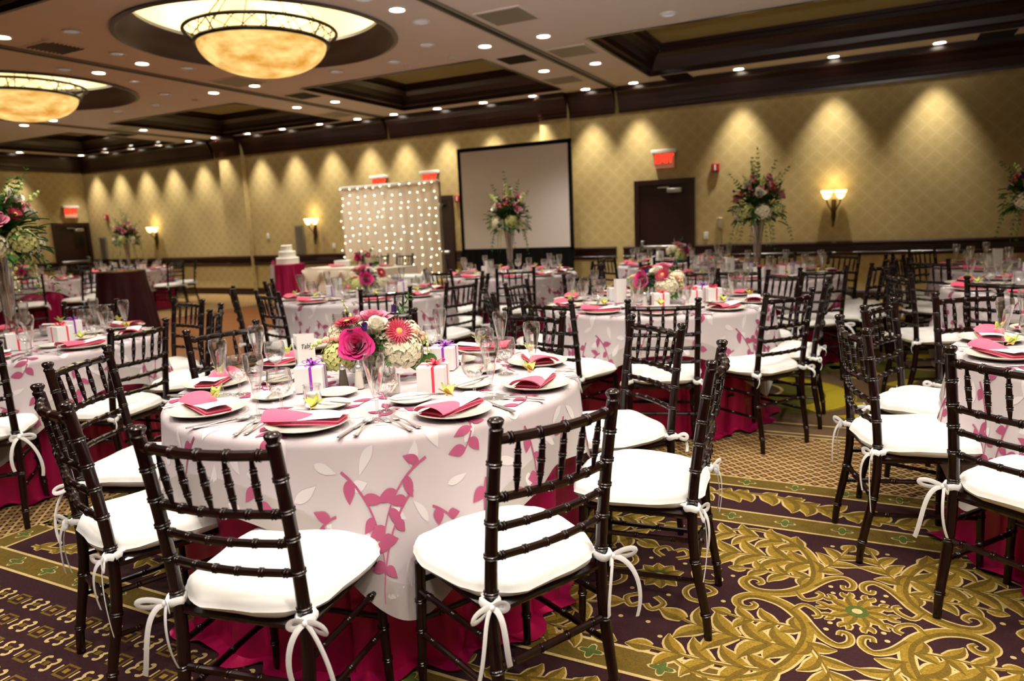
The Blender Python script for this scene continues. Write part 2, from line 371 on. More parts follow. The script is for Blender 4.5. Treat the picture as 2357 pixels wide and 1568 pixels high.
def run(name, prof, segs, along='x'):
    # prof: (out, z); segs: list of (start, end, wall coordinate); wall faces -y (along x) or +x (along y)
    mb = MB()
    for a, b, w in segs:
        A = [((a, w-o, z) if along == 'x' else (w+o, a, z)) for o, z in prof]; B = [((b, w-o, z) if along == 'x' else (w+o, b, z)) for o, z in prof]
        n = len(A)
        for k in range(n-1): mb.quad(A[k], A[k+1], B[k+1], B[k])
        mb.add(A, [tuple(range(n))]); mb.add(B, [tuple(range(n-1, -1, -1))])
    return structure(mb.build(name, M['wood'], smooth=False))
CR = [(0, 3.33), (.035, 3.33), (.04, 3.37), (.05, 3.4), (.05, 3.43), (.075, 3.5), (.12, 3.6), (.16, 3.66), (.19, 3.68), (.19, CEIL-.002), (0, CEIL-.002)]
cuts = [(LEFT_X, -14.5, WALL_Y), (-14.42, -14.2, WALL_Y), (-14.2, -13.45, WALL_Y-PD), (-13.45, -9.26, WALL_Y), (-9.18, -5.66, WALL_Y), (-5.66, -5.1, WALL_Y-PD), (-5.1, -4.22, WALL_Y), (-4.14, RIGHT_X, WALL_Y)]
run('trim_crown_back', CR, cuts); run('trim_crown_left', CR, [(BACK_Y, WALL_Y-.0, LEFT_X)], 'y')
RL = [(0, .72), (.03, .72), (.035, .75), (.05, .77), (.03, .79), (.03, .88), (.05, .9), (.06, .925), (.045, .948), (0, .948)]
BS = [(0, 0), (.02, 0), (.02, .12), (.012, .15), (0, .16)]
rc = [(LEFT_X, -14.2, WALL_Y), (-14.2, -13.45, WALL_Y-PD), (-13.45, -9.25, WALL_Y), (-7.72+.02, -5.66, WALL_Y), (-5.66, -5.1, WALL_Y-PD), (-5.1, -4.24, WALL_Y), (-4.1, -3.87, WALL_Y), (-2.79, RIGHT_X, WALL_Y)]
run('trim_chair_rail_back', RL, rc); run('baseboard_back', BS, rc)
run('trim_chair_rail_left', RL, [(BACK_Y, 11.7, LEFT_X)], 'y'); run('baseboard_left', BS, [(BACK_Y, 11.7, LEFT_X)], 'y')
# doors
def door(n, x0, x1, y, ztop, bar=True, plate=True, pushside=1):
    e = MB(); w = .09
    e.box((x0+w/2, y-.03, ztop/2), (w, .08, ztop)); e.box((x1-w/2, y-.03, ztop/2), (w, .08, ztop)); e.box(((x0+x1)/2, y-.03, ztop-w/2), (x1-x0-2*w, .08, w))
    d = structure(e.build(n, M['wood'], smooth=False))
    b = MB(); b.box(((x0+x1)/2, y-.01, (ztop-w)/2), (x1-x0-2*w-.01, .04, ztop-w-.01)); b.build('door_leaf', M['wood'], d, False)
    b = MB(); b.box((x1-.34, y-.1, ztop-.2), (.26, .07, .075), bev=.01); b.box((x1-.55, y-.07, ztop-.14), (.2, .02, .02)); tag(b.build('door_closer', M['brushed'], d), 'grey metal door closer')
    b = MB(); b.box(((x0+x1)/2, y-.08, .92), (x1-x0-.22, .06, .06), bev=.01); b.box((x0+.15 if pushside > 0 else x1-.15, y-.075, .95), (.06, .07, .18), bev=.01); tag(b.build('push_bar', M['brushed'], d), 'brushed metal push bar')
    return d
door('door_1', -3.87, -2.79, WALL_Y, 2.11)
door('door_2', -9.2, -7.72, WALL_Y, 2.08)
d3 = door('door_3', 0, 1.02, 0, 1.98, pushside=-1); d3.rotation_euler = (0, 0, R_(90)); d3.location = Vector((LEFT_X, 11.72, 0))*UNIT
# ---------------------------------------------------------------- ceiling fittings
def make_down(lit):
    r = empty('downlight'); r['category'] = 'downlight'
    b = MB(); b.lathe([(.105, 0), (.105, -.008), (.085, -.012), (.078, 0), (.07, .0)], 24, mi=0, close=False); b.build('trim_ring', M['white'], r)
    b = MB(); b.lathe([(.0001, -.004), (.045, -.004), (.074, -.002)], 20, mi=0, close=False); b.build('lamp_lens', M['lampglow'] if lit else M['lampoff'], r)
    return r
DL = Proto(make_down(True)); DU = Proto(make_down(False)); DL.o['group'] = 'lit recessed downlights'
def lit(x, y, e, label, ang=95, col=WARM, blend=.55, tilt=None):
    o = DL.place((x, y, CEIL-.003), 0, label, 'lit recessed downlights')
    lamp('downlight_beam', 'SPOT', (x, y, CEIL-.03), e, col, .05, rot=tilt, spot_size=R_(ang), spot_blend=blend)
    return o
wallrow = [.77, -.62, -2.02, -3.77, -4.65, -5.68, -6.73, -7.77, -8.82, -9.75, -10.8, -11.88, -12.95, -14.02, -14.9, -16.0, -17.05, -18.1, -19.1]
ordn = ['first', 'second', 'third', 'fourth', 'fifth', 'sixth', 'seventh', 'eighth', 'ninth', 'tenth', 'eleventh', 'twelfth', 'thirteenth', 'fourteenth', 'fifteenth', 'sixteenth', 'seventeenth', 'eighteenth', 'nineteenth', 'twentieth']
for i, x in enumerate(wallrow):
    lit(x, 12.43, 225, f'lit downlight beside the long wall crown, {ordn[i]} from the right of that row', 64, (1, .9, .75), 1, (R_(1.5), 0, 0))
for i, y in enumerate((11.0, 9.2)):
    lit(-19.35, y, 200, f'lit downlight along the end wall crown, {("nearer the corner", "farther from the corner")[i]}', 64, (1, .9, .75), 1)
cols = [(-3.78, 'right of the right ceiling track'), (-4.62, 'left of the right ceiling track'), (-8.75, 'right of the middle ceiling track'), (-9.66, 'left of the middle ceiling track'), (-14.0, 'right of the left ceiling track'), (-14.93, 'left of the left ceiling track')]
for x, nm in cols:
    ysl = [y for y in (10.55, 8.65, 6.7) if not (x > -4.7 and y == 6.7 and x > -4)]
    for i, y in enumerate(ysl): lit(x, y, 95, f'lit downlight just {nm}, {("nearest the long wall", "second from the long wall", "third from the long wall")[i]}', 110, NEUT, .7)
lit(-8.8, 5.0, 95, 'lit downlight at the upper left picture edge beside a slotted vent', 110, NEUT, .7)
for k, (cx, cy) in enumerate(DOMES):
    nm = ('large front', 'smaller left')[k]; q = 0
    for j in range(12):
        a = 2*pi*j/12+.26; x, y = cx+2.0*cos(a), cy+2.0*sin(a)
        if k == 0 and y < 5.0 or k == 1 and (a > 3.0 and a < 6.0): continue
        q += 1
        DU.place((x, y, CEIL-.003), 0, f'unlit bluish recessed light in the ring around the {nm} dome, {ordn[q-1]} anticlockwise', 'unlit ring lights')
DU.place((-2.19, 8.62, CEIL-.003), 0, 'unlit bluish recessed light before the right ceiling coffer')
for i, x in enumerate((-5.9, -7.2)): DU.place((x, 9.55, CEIL+.33), 0, f'unlit light inside the middle coffer, {("right", "left")[i]} one')
for i, x in enumerate((-1.9, -.4, .9)): DU.place((x, 9.42, CEIL+.33), 0, f'unlit light inside the right coffer, {ordn[i]} from the left')
b = MB(); n = 9
sv = empty('ceiling_vent'); sv['category'] = 'vent'
b.box((0, 0, -.004), (.5, .5, .008)); b.build('frame', M['ceiling'], sv, False)
b = MB()
for i in range(n):
    d = -.2+.4*i/(n-1); b.box((0, d, -.014), (.44, .014, .012))
b.build('slats', M['iron'], sv, False)
SV = Proto(sv)
gp = empty('ceiling_grille'); gp['category'] = 'grille'
b = MB(); b.box((0, 0, -.006), (.58, .58, .012)); b.build('frame', M['ceiling'], gp, False)
b = MB(); b.box((0, 0, -.012), (.52, .52, .008)); b.build('mesh_panel', M['grey'], gp, False)
GP = Proto(gp)
for (x, y), l in zip([(-3.76, 7.61), (-3.78, 9.63), (-4.65, 11.4), (-8.73, 8.3), (-9.7, 11.7), (-14.0, 10.2)], ['square grey ceiling grille at the top centre of the photo', 'square grey grille right of the right track between two downlights', 'square grey grille left of the right track near the wall', 'square grey grille under the large bowl by the middle track', 'square grey grille left of the middle track near the wall', 'square grey grille by the left track']):
    GP.place((x, y, CEIL), 0, l, 'square ceiling grilles')
for (x, y), l in zip([(-4.61, 9.58), (-8.81, 5.6), (-8.77, 9.75), (-3.0, 12.35), (1.45, 12.35), (-14.9, 10.7)], ['dark slotted vent left of the right ceiling track', 'dark slotted vent at the upper left of the ceiling', 'dark slotted vent right of the middle ceiling track', 'slotted vent between the wall crown and right coffer', 'slotted vent at the right picture edge above the wall crown', 'slotted vent by the left ceiling track']):
    SV.place((x, y, CEIL), 0, l, 'slotted ceiling vents')
b = MB(); b.lathe([(.0001, -.03), (.05, -.028), (.055, 0)], 20, close=False); o = b.build('smoke_detector', M['ceiling']); o['category'] = 'detector'
SD = Proto(o)
for (x, y), l in zip([(-2.0, 7.75), (-5.3, 8.95), (-8.55, 5.35), (-6.1, 9.0), (-10.4, 8.9)], ['small round ceiling disc left of the right coffer', 'small round ceiling disc right of the large dome', 'small round ceiling disc left of the large dome', 'small round ceiling disc behind the large dome', 'small round ceiling disc by the left dome']):
    SD.place((x, y, CEIL), 0, l)
# chandeliers
def make_chand():
    r = empty('bowl_chandelier'); r['category'] = 'chandelier'
    RZ, r1, r0 = 3.69, .87, .76
    b = MB(); b.lathe([(.72*cos(t)*1.03, -.36*sin(t)) for t in [pi/2*k/14 for k in range(14)]]+[(.001, -.36)], 64, (0, 0, RZ), 0, False)
    tag(b.build('bowl', M['alab'], r), 'glowing amber alabaster bowl')
    b = MB()
    for rr, zz, th in ((r1, RZ+.13, .02), (r0, RZ, .024)): b.tube([(rr*cos(2*pi*k/72), rr*sin(2*pi*k/72), zz) for k in range(73)], th, 8, caps=False)
    b.build('ring', M['iron'], r)
    b = MB()
    for s in (1, -1):
        for q in range(3):
            P = []
            for k in range(145):
                a = 2*pi*k/144; t = .5+.5*sin(8*a*s+q*2.1+(0 if s > 0 else pi)); P.append((lerp(r0, r1, t)*cos(a), lerp(r0, r1, t)*sin(a), RZ+.13*t))
            b.tube(P, .005, 4, caps=False)
    for k in range(8): a = 2*pi*k/8+.5; b.tube([(r0*cos(a), r0*sin(a), RZ), (r1*cos(a), r1*sin(a), RZ+.13)], .009, 6)
    b.build('lattice', M['iron'], r)
    for k in range(6):
        a = 2*pi*k/6+.3; b = MB(); b.tube([(.8*cos(a), .8*sin(a), RZ+.1), (.05*cos(a), .05*sin(a), RZ+.95)], .007, 6); b.build('rod', M['iron'], r)
    b = MB(); b.lathe([(.0001, .9), (.12, .9), (.16, .97), (.17, .985)], 24, (0, 0, RZ), close=False); b.build('canopy', M['iron'], r)
    return r
CH = Proto(make_chand())
for (cx, cy), l in zip(DOMES, ['large amber alabaster bowl chandelier hanging in the nearer round dome', 'amber bowl chandelier in the left round dome, cut by the picture edge']):
    CH.place((cx, cy, 0), R_(20), l, 'bowl chandeliers')
    for k in range(6):
        a = 2*pi*k/6; lamp('bowl_lamp', 'POINT', (cx+.95*cos(a), cy+.95*sin(a), CEIL+.44), 13, (1, .85, .6), .08)
    lamp('bowl_lamp', 'POINT', (cx, cy, CEIL+.3), 18, (1, .84, .58), .1)
# ---------------------------------------------------------------- wall fittings
sc_ = empty('wall_sconce'); sc_['category'] = 'sconce'
for s in (-1, 1):
    b = MB(); b.lathe([(.02, 0), (.05, .03), (.075, .08), (.092, .14), (.087, .14), (.07, .085), (.045, .04), (.0001, .015)], 20, (s*.1, -.13, 1.62), close=False); b.build('glass_cup', M['shade'], sc_)
b = MB()
for s in (-1, 1):
    b.tube(bez([(s*.1, -.13, 1.62), (s*.1, -.1, 1.5), (s*.01, -.05, 1.5), (s*.035, -.05, 1.4), (0, -.04, 1.22)], 16), [.012-.006*k/16 for k in range(17)], 6)
    b.tube([(s*.1+.082*cos(t), -.13+.082*sin(t), 1.70) for t in [2*pi*k/24 for k in range(25)]], .007, 5, caps=False)
b.lathe([(.0001, 1.17), (.02, 1.2), (.012, 1.24), (.03, 1.3), (.02, 1.42), (.035, 1.5), (.0001, 1.58)], 10, (0, -.05, 0)); b.box((0, -.01, 1.47), (.07, .02, .3), bev=.006)
b.build('bracket', M['bronze'], sc_)
SC = Proto(sc_)
for x, l in ((-.57, 'right of the wall phone'), (-11.45, 'beside the tall grille'), (-16.9, 'farthest left, near the far corner')):
    SC.place((x, WALL_Y, 0), 0, f'twin glass wall sconce on twisted bronze bracket, {l}', 'wall sconces')
    lamp('sconce_lamp', 'POINT', (x, WALL_Y-.16, 1.95), 1.5, (1, .78, .45), .08)
def text(body, size, loc, rot, m, parent, name='lettering', ext=.002, shear=0, align='CENTER', off=0):
    c = bpy.data.curves.new(name, 'FONT'); c.body = body; c.size = size; c.extrude = ext; c.offset = off; c.shear = shear; c.align_x = align; c.align_y = 'CENTER'; c.materials.append(m)
    o = bpy.data.objects.new(name, c); COL.objects.link(o); o.location = loc; o.rotation_euler = rot
    dg = bpy.context.evaluated_depsgraph_get(); me = bpy.data.meshes.new_from_object(o.evaluated_get(dg)); bpy.data.objects.remove(o); o = bpy.data.objects.new(name, me); COL.objects.link(o)
    o.location = Vector(loc)*UNIT; o.rotation_euler = rot; o.parent = parent; o.scale = (UNIT,)*3; return o
def exit_sign(loc, rz, label):
    r = empty('exit_sign', loc, rz, label, 'exit sign', 'red exit signs')
    b = MB(); b.box((0, -.06, .13), (.44, .12, .06), bev=.008); b.build('housing', M['white'], r)
    b = MB(); b.box((0, -.06, -.03), (.36, .012, .25)); b.build('panel', M['exitglow'], r, False)
    t = text('EXIT', .2, (0, -.068, .0), (R_(90), 0, 0), M['exit'], r, 'letters', off=.006); t.scale = (.8*UNIT, UNIT, UNIT)
    return r
exit_sign((-3.32, WALL_Y, 2.46), 0, 'red exit sign over the right dark door'); exit_sign((-9.52, WALL_Y, 2.43), 0, 'red exit sign half hidden behind the left part of the lit curtain')
exit_sign((-8.23, WALL_Y, 2.44), 0, 'red exit sign behind the right corner of the lit curtain'); exit_sign((LEFT_X, 12.27, 2.28), R_(90), 'red exit sign over the far left door')
def strobe(x, z, label):
    r = empty('fire_alarm', (x, WALL_Y, z), 0, label, 'fire alarm', 'red fire alarms')
    b = MB(); b.box((0, -.03, 0), (.13, .06, .14), bev=.01); b.build('body', M['red'], r); b = MB(); b.box((-.0, -.065, 0), (.03, .02, .09), bev=.004); b.build('strobe', M['white'], r)
strobe(-2.44, 2.25, 'red fire alarm right of the right exit sign'); strobe(-7.6, 2.0, 'red fire alarm peeking out left of the projection screen'); strobe(-18.86, 2.1, 'red fire alarm by the far left corner')
r = empty('wall_phone', (-2.36, WALL_Y, 1.28), 0, 'beige wall phone with hanging cord between the right door and tall flowers', 'phone')
b = MB(); b.box((0, -.03, .02), (.1, .05, .2), bev=.012); b.build('body', M['beige'], r); b = MB(); b.box((0, -.075, .04), (.05, .04, .18), bev=.015); b.build('handset', M['beige'], r)
b = MB(); b.tube([(.01*sin(k*1.7), -.04, -.08-.02*k) for k in range(14)], .008, 5); b.build('cord', M['beige'], r)
for x, z, l in ((-2.6, 1.1, 'white switch plate right of the right door'), (-12.94, 1.4, 'white thermostat between the pilaster and tall grille'), (-10.95, 1.12, 'white outlet plate left of the lit curtain')):
    b = MB(); b.box((0, -.008, 0), (.08, .016, .125), bev=.005); b.box((0, -.02, 0), (.025, .012, .04)); tag(b.build('switch_plate', M['white'], loc=(x, WALL_Y, z)), l, 'switch')
for x, z0, z1, l in ((-11.93, .96, 1.62, 'tall narrow grey wall grille behind the cake'), (-19.15, .96, 1.56, 'tall narrow grey wall grille near the far corner')):
    r = empty('wall_grille', (x, WALL_Y, (z0+z1)/2), 0, l, 'grille', 'tall wall grilles'); hh = z1-z0
    b = MB(); b.box((0, -.02, 0), (.26, .04, hh)); b.build('frame', M['grey'], r, False); b = MB()
    for k in range(16): b.box((0, -.045, -hh/2+.04+(hh-.08)*k/15), (.2, .012, .014))
    b.build('slats', M['grey'], r, False)
# ---------------------------------------------------------------- floor and carpet
fb = MB(); FM = ['brown', 'trellis', 'plum', 'cream', 'gold', 'khaki', 'bronzeband', 'green', 'yellow', 'olivecarpet', 'parquet']; FI = {n: i for i, n in enumerate(FM)}
def frect(x0, y0, x1, y1, k, z=0): fb.quad((x0, y0, z), (x1, y0, z), (x1, y1, z), (x0, y1, z), FI[k])
PX0, PX1 = -3.86, 4.2
frect(LEFT_X, BACK_Y, RIGHT_X, 1.63, 'plum'); frect(LEFT_X, 1.63, PX0, 4.95, 'trellis'); frect(PX0, 1.63, RIGHT_X, 3.93, 'plum')
frect(PX0, 3.93, RIGHT_X, 4.78, 'trellis'); frect(PX0, 4.78, RIGHT_X, 5.1, 'brown'); frect(PX0, 5.1, RIGHT_X, 11.2, 'brown'); frect(LEFT_X, 11.2, RIGHT_X, WALL_Y, 'trellis')
frect(LEFT_X, 4.95, -11.5, 11.2, 'trellis'); frect(-11.5, 4.95, -5.4, 10.4, 'parquet'); frect(-5.4, 4.95, PX0, 11.2, 'brown'); frect(-11.5, 10.4, -5.4, 11.2, 'brown')
Z1, Z2, Z3 = .0012, .0020, .0028
def band(y0, y1, x0, x1, vert=False):
    def rr(a0, b0, a1, b1, k, z): frect(b0, a0, b1, a1, k, z) if not vert else frect(a0, b0, a1, b1, k, z)
    if vert: rr(x0, y0, x1, y1, 'bronzeband', Z1)
    else: frect(x0, y0, x1, y1, 'bronzeband', Z1)
    w = (x1-x0) if vert else (y1-y0); e = .014
    for s in (0, 1):
        if vert: q = x0+s*(w-e); frect(q, y0, q+e, y1, 'cream', Z2)
        else: q = y0+s*(w-e); frect(x0, q, x1, q+e, 'cream', Z2)
    L = (y1-y0) if vert else (x1-x0); n = int(L/.24)
    for i in range(n):
        t = (i+.5)*L/n; cx, cy = ((x0+x1)/2, y0+t) if vert else (x0+t, (y0+y1)/2)
        for (mi, rr_, z) in (('cream', .05, Z2), ('green', .042, Z3)):
            P = [(cx, cy, z)]
            for k in range(24): a = 2*pi*k/24; q = rr_*(.72+.28*cos(4*a)); P.append((cx+q*cos(a), cy+q*sin(a)*.9, z))
            fb.add(P, [(0, 1+k, 1+(k+1) % 24) for k in range(24)], FI[mi])
        for s in (-1, 1):
            P = [(-.1, .0), (-.06, .028), (0, .0), (.06, -.028), (.1, 0)]
            c0 = t+s*.105
            if vert: strip_pts = [(cx+v*1.1, y0+c0+u*.4) for u, v in P]
            else: strip_pts = [(x0+c0+u*.4, cy+v*1.1) for u, v in P]
            cstrip(strip_pts, [.004, .006, .008, .006, .004], 'khaki', Z2)
CK = [0]
def cstrip(pts, w, k, z):
    n = len(pts); P = []; CK[0] += 1; z += (CK[0] % 50)*1.3e-5
    for i in range(n):
        a, b = pts[max(0, i-1)], pts[min(n-1, i+1)]; dx, dy = b[0]-a[0], b[1]-a[1]; L = math.hypot(dx, dy) or 1
        nx, ny = -dy/L*w[i], dx/L*w[i]; P += [(pts[i][0]+nx, pts[i][1]+ny, z+i*2e-6), (pts[i][0]-nx, pts[i][1]-ny, z+i*2e-6)]
    fb.add(P, [(2*i+1, 2*i+3, 2*i+2, 2*i) for i in range(n-1)], FI[k])
for y0, y1 in ((3.785, 3.93), (3.3, 3.46), (2.0, 2.15), (1.63, 1.77)): band(y0, y1, PX0, PX1)
band(1.77, 3.785, PX0, PX0+.15, True)
for yy in (4.79, 4.86, 5.09): frect(PX0, yy, PX1, yy+.022, 'cream', Z1)
# acanthus scrolls: layered strips and lobed leaves
def lobe(x, y, a, L, w, curl, mir):
    pts = []; n = 7
    for i in range(n+1):
        t = i/n; aa = a+curl*t; pts.append((x, y)); x += L/n*cos(aa); y += L/n*sin(aa)
    wd = [w*(.25+1.0*sin(pi*min(1, t*.9+.08))**.8)*(1-t**4) for t in [i/n for i in range(n+1)]]
    return pts, wd
def put(pts, wd, tr, cols=('cream', 'gold', 'khaki')):
    q = [tr(p) for p in pts]; fl = tr.flip
    cstrip(q, [a+.004 for a in wd], cols[0], Z1); cstrip(q, [a*.82 for a in wd], cols[1], Z2)
    h_ = [(p[0], p[1]) for p in q]
    off = []
    n = len(h_)
    for i in range(n):
        a, b = h_[max(0, i-1)], h_[min(n-1, i+1)]; dx, dy = b[0]-a[0], b[1]-a[1]; L = math.hypot(dx, dy) or 1; s = wd[i]*.42*(-1 if fl else 1)
        off.append((h_[i][0]-dy/L*s, h_[i][1]+dx/L*s))
    cstrip(off, [a*.34 for a in wd], cols[2], Z3)
class TR:
    def __init__(s, ox, oy, fx, fy, sc=1): s.a = (ox, oy, fx, fy, sc); s.flip = fx*fy < 0
    def __call__(s, p): ox, oy, fx, fy, sc = s.a; return (ox+fx*p[0]*sc, oy+fy*p[1]*sc)
def spiral(cx, cy, r, a0, turns, n=34, tail=None):
    P = [(cx+r*(1-.82*i/n)*cos(a0+turns*2*pi*i/n), cy+r*(1-.82*i/n)*sin(a0+turns*2*pi*i/n)) for i in range(n+1)]
    return ([tuple(v)[:2] for v in tail] if tail else [])+P
def frond(P, n, L0, w0, tr, both=1):
    st = [tuple(v)[:2] for v in bez([(*q, 0) for q in P], 24)]; m = len(st)
    for k in range(n):
        t = .08+.84*k/n; i = min(m-2, int(t*(m-1))); a = math.atan2(st[i+1][1]-st[i][1], st[i+1][0]-st[i][0]); L = L0*(.55+.75*sin(pi*(t*.8+.15)))
        for s in (1, -1): put(*lobe(st[i][0], st[i][1], a+s*.55, L, w0*(1-.3*t), s*.95, 1), tr)
    put(*lobe(*st[-3], math.atan2(st[-1][1]-st[-3][1], st[-1][0]-st[-3][0]), L0*.8, w0, .3, 1), tr)
    put(st, [.010*(1-.6*i/m) for i in range(m)], tr, ('gold', 'cream', 'khaki'))
def smooth_(P, n=4):
    out = []
    for i in range(len(P)-1):
        a, b, c, d = P[max(0, i-1)], P[i], P[i+1], P[min(len(P)-1, i+2)]
        for k in range(n):
            t = k/n; out.append(tuple(.5*((2*b[q])+(-a[q]+c[q])*t+(2*a[q]-5*b[q]+4*c[q]-d[q])*t*t+(-a[q]+3*b[q]-3*c[q]+d[q])*t**3) for q in (0, 1)))
    return out+[P[-1]]
def scrollwork(tr):
    frond([(.165, .30), (.26, .29), (.42, .34), (.57, .25)], 4, .13, .036, tr); frond([(.2, .43), (.32, .49), (.46, .47), (.63, .47)], 4, .11, .032, tr)
    frond([(.155, .19), (.24, .15), (.33, .21), (.42, .17)], 3, .08, .024, tr); frond([(.145, .25), (.1, .32), (.07, .39), (.04, .5)], 3, .09, .026, tr)
    P = smooth_([(.52, .50), (.44, .545), (.36, .545), (.27, .50), (.2, .42), (.163, .33), (.143, .22), (.16, .128), (.222, .05), (.292, .018), (.35, .024), (.385, .066), (.372, .108), (.338, .112), (.322, .085), (.338, .068)])
    n = len(P); put(P, [.006+.020*sin(pi*(i/n)**.9)**1.2 for i in range(n)], tr)
    P = smooth_([(.148, .133), (.102, .202), (.052, .235), (.018, .205), (.02, .16), (.045, .15), (.05, .175)]); n = len(P); put(P, [.016-.009*i/n for i in range(n)], tr)
    P = smooth_([(.20, .07), (.17, .02), (.13, .04), (.115, .075), (.135, .09)]); put(P, [.009]*len(P), tr)
    P = smooth_([(.50, .09), (.47, .05), (.50, .02), (.55, .03), (.57, .08), (.54, .13), (.48, .13)]); put(P, [.010]*len(P), tr)
    P = smooth_([(.66, .16), (.62, .2), (.65, .25), (.68, .22)]); put(P, [.010]*len(P), tr)
    for q in ((.09, .15), (.08, .105), (.43, .1), (.45, .22), (.62, .13), (.64, .33), (.1, .5), (.02, .12), (.58, .40)):
        fb.add([(*tr((q[0]+.009*cos(a), q[1]+.009*sin(a))), Z1) for a in [2*pi*k/8 for k in range(8)]], [tuple(range(8)) if not tr.flip else tuple(range(7, -1, -1))], FI['cream'])
def medallion(cx, cy, big):
    for k in range(10):
        a = 2*pi*k/10; put(*lobe(.03*cos(a), .03*sin(a), a, .085 if big else .075, .022, .0, 1), TR(cx, cy, 1, 1), ('cream', 'gold', 'khaki'))
        if big:
            for s in (-1, 1): put(*lobe(.1*cos(a), .1*sin(a), a+s*.9, .045, .01, -s*1.4, 1), TR(cx, cy, 1, 1))
    for rr_, k, z in ((.04, 'green', Z3+.0006), (.018, 'cream', Z3+.0012)):
        fb.add([(cx+rr_*cos(2*pi*j/16), cy+rr_*sin(2*pi*j/16), z) for j in range(16)], [tuple(range(16))], FI[k])
for i in range(-3, 4):
    cx = 1.46*i
    for fx in (1, -1):
        if cx+fx*.4 < PX0+.15 or cx+fx*.4 > PX1: continue
        for fy in (1, -1): scrollwork(TR(cx, 2.675, fx, fy, 1.06))
    if PX0+.3 < cx < PX1: medallion(cx, 2.675, True)
    if PX0+.3 < cx+.73 < PX1: medallion(cx+.73, 2.675, False)
def vine(y, x0, x1, amp, sc):
    x = x0; k = 0
    while x < x1-.6:
        s = 1 if k % 2 == 0 else -1
        st = [tuple(v)[:2] for v in bez([(x, y-s*amp, 0), (x+.2, y-s*amp*1.1, 0), (x+.42, y+s*amp*1.2, 0), (x+.66, y+s*amp*.9, 0)], 16)]
        put(st, [.008+.009*sin(pi*i/16) for i in range(17)], TR(0, 0, 1, 1))
        for t, sd, L in ((.1, 1, .17), (.25, 1, .2), (.4, 1, .18), (.55, -1, .17), (.7, -1, .19), (.85, -1, .16), (.3, -1, .1), (.6, 1, .11)):
            i = int(t*16); a = math.atan2(st[i+1][1]-st[i][1], st[i+1][0]-st[i][0]); put(*lobe(*st[i], a+sd*s*.55, L*sc*.9, .038*sc, sd*s*1.0, 1), TR(0, 0, 1, 1)); put(*lobe(*st[i], a-sd*s*.3, L*sc*.5, .026*sc, -sd*s*1.0, 1), TR(0, 0, 1, 1))
        x += .62; k += 1
vine(3.62, -3.6, 3.9, .085, 1.0); vine(1.89, -3.6, 3.9, .055, .6)
# front corner of the floor: small repeating S-scroll lattice
ty = .25
for j in range(13):
    for i in range(34):
        cx, cy = -4.6+.115*i, .12+.115*j
        if cy > 1.58: continue
        if (i+j) % 2 == 0:
            for s in (1, -1):
                P = spiral(cx+.02*s, cy+.024, .022, -pi/2 if s > 0 else -pi/2, .62*s, 8)
                cstrip(P, [.0065]*len(P), 'cream', Z1)
                P = spiral(cx+.02*s, cy-.024, .022, pi/2, -.62*s, 8); cstrip(P, [.0065]*len(P), 'cream', Z1)
            frect(cx-.012, cy-.012, cx+.012, cy+.012, 'khaki', Z2)
        else:
            for dx, dy, k in ((.034, .034, 'khaki'), (.024, .024, 'plum'), (.011, .011, 'gold')): frect(cx-dx, cy-dy, cx+dx, cy+dy, k, {'khaki': Z1, 'plum': Z2, 'gold': Z3}[k])
            for s in (-1, 1): frect(cx+s*.045-.004, cy-.02, cx+s*.045+.004, cy+.02, 'cream', Z1)
# ring motifs of the brown carpet behind
def annulus(cx, cy, r0, r1, k, z, a0=0, a1=2*pi, n=40):
    P = []
    for i in range(n+1): a = a0+(a1-a0)*i/n; P += [(cx+r0*cos(a), cy+r0*sin(a), z), (cx+r1*cos(a), cy+r1*sin(a), z)]
    fb.add(P, [(2*i, 2*i+1, 2*i+3, 2*i+2) for i in range(n)], FI[k])
for i, cx in enumerate((-3.5, -2.1, -.72, .66, 2.05, 3.4)):
    for j, cy in enumerate((5.95, 7.35, 8.75, 10.15)):
        annulus(cx, cy, .0, .62, 'olivecarpet', Z1); annulus(cx, cy, .44, .66, 'yellow', Z2, -.9+j*.7, 1.5+j*.7); annulus(cx, cy, .64, .655, 'khaki', Z3)
        annulus(cx-.15, cy+.1, .24, .265, 'cream', Z2); annulus(cx-.15, cy+.1, .0, .24, 'brown', Z2)
        for q in range(4): annulus(cx, cy, .68, 1.0, 'yellow', Z1, 3.3+q*.42, 3.47+q*.42, 6)
floor = structure(fb.build('floor', [M[n] for n in FM], smooth=False))

UNIT = 1.0   # furniture and tableware below are in metres
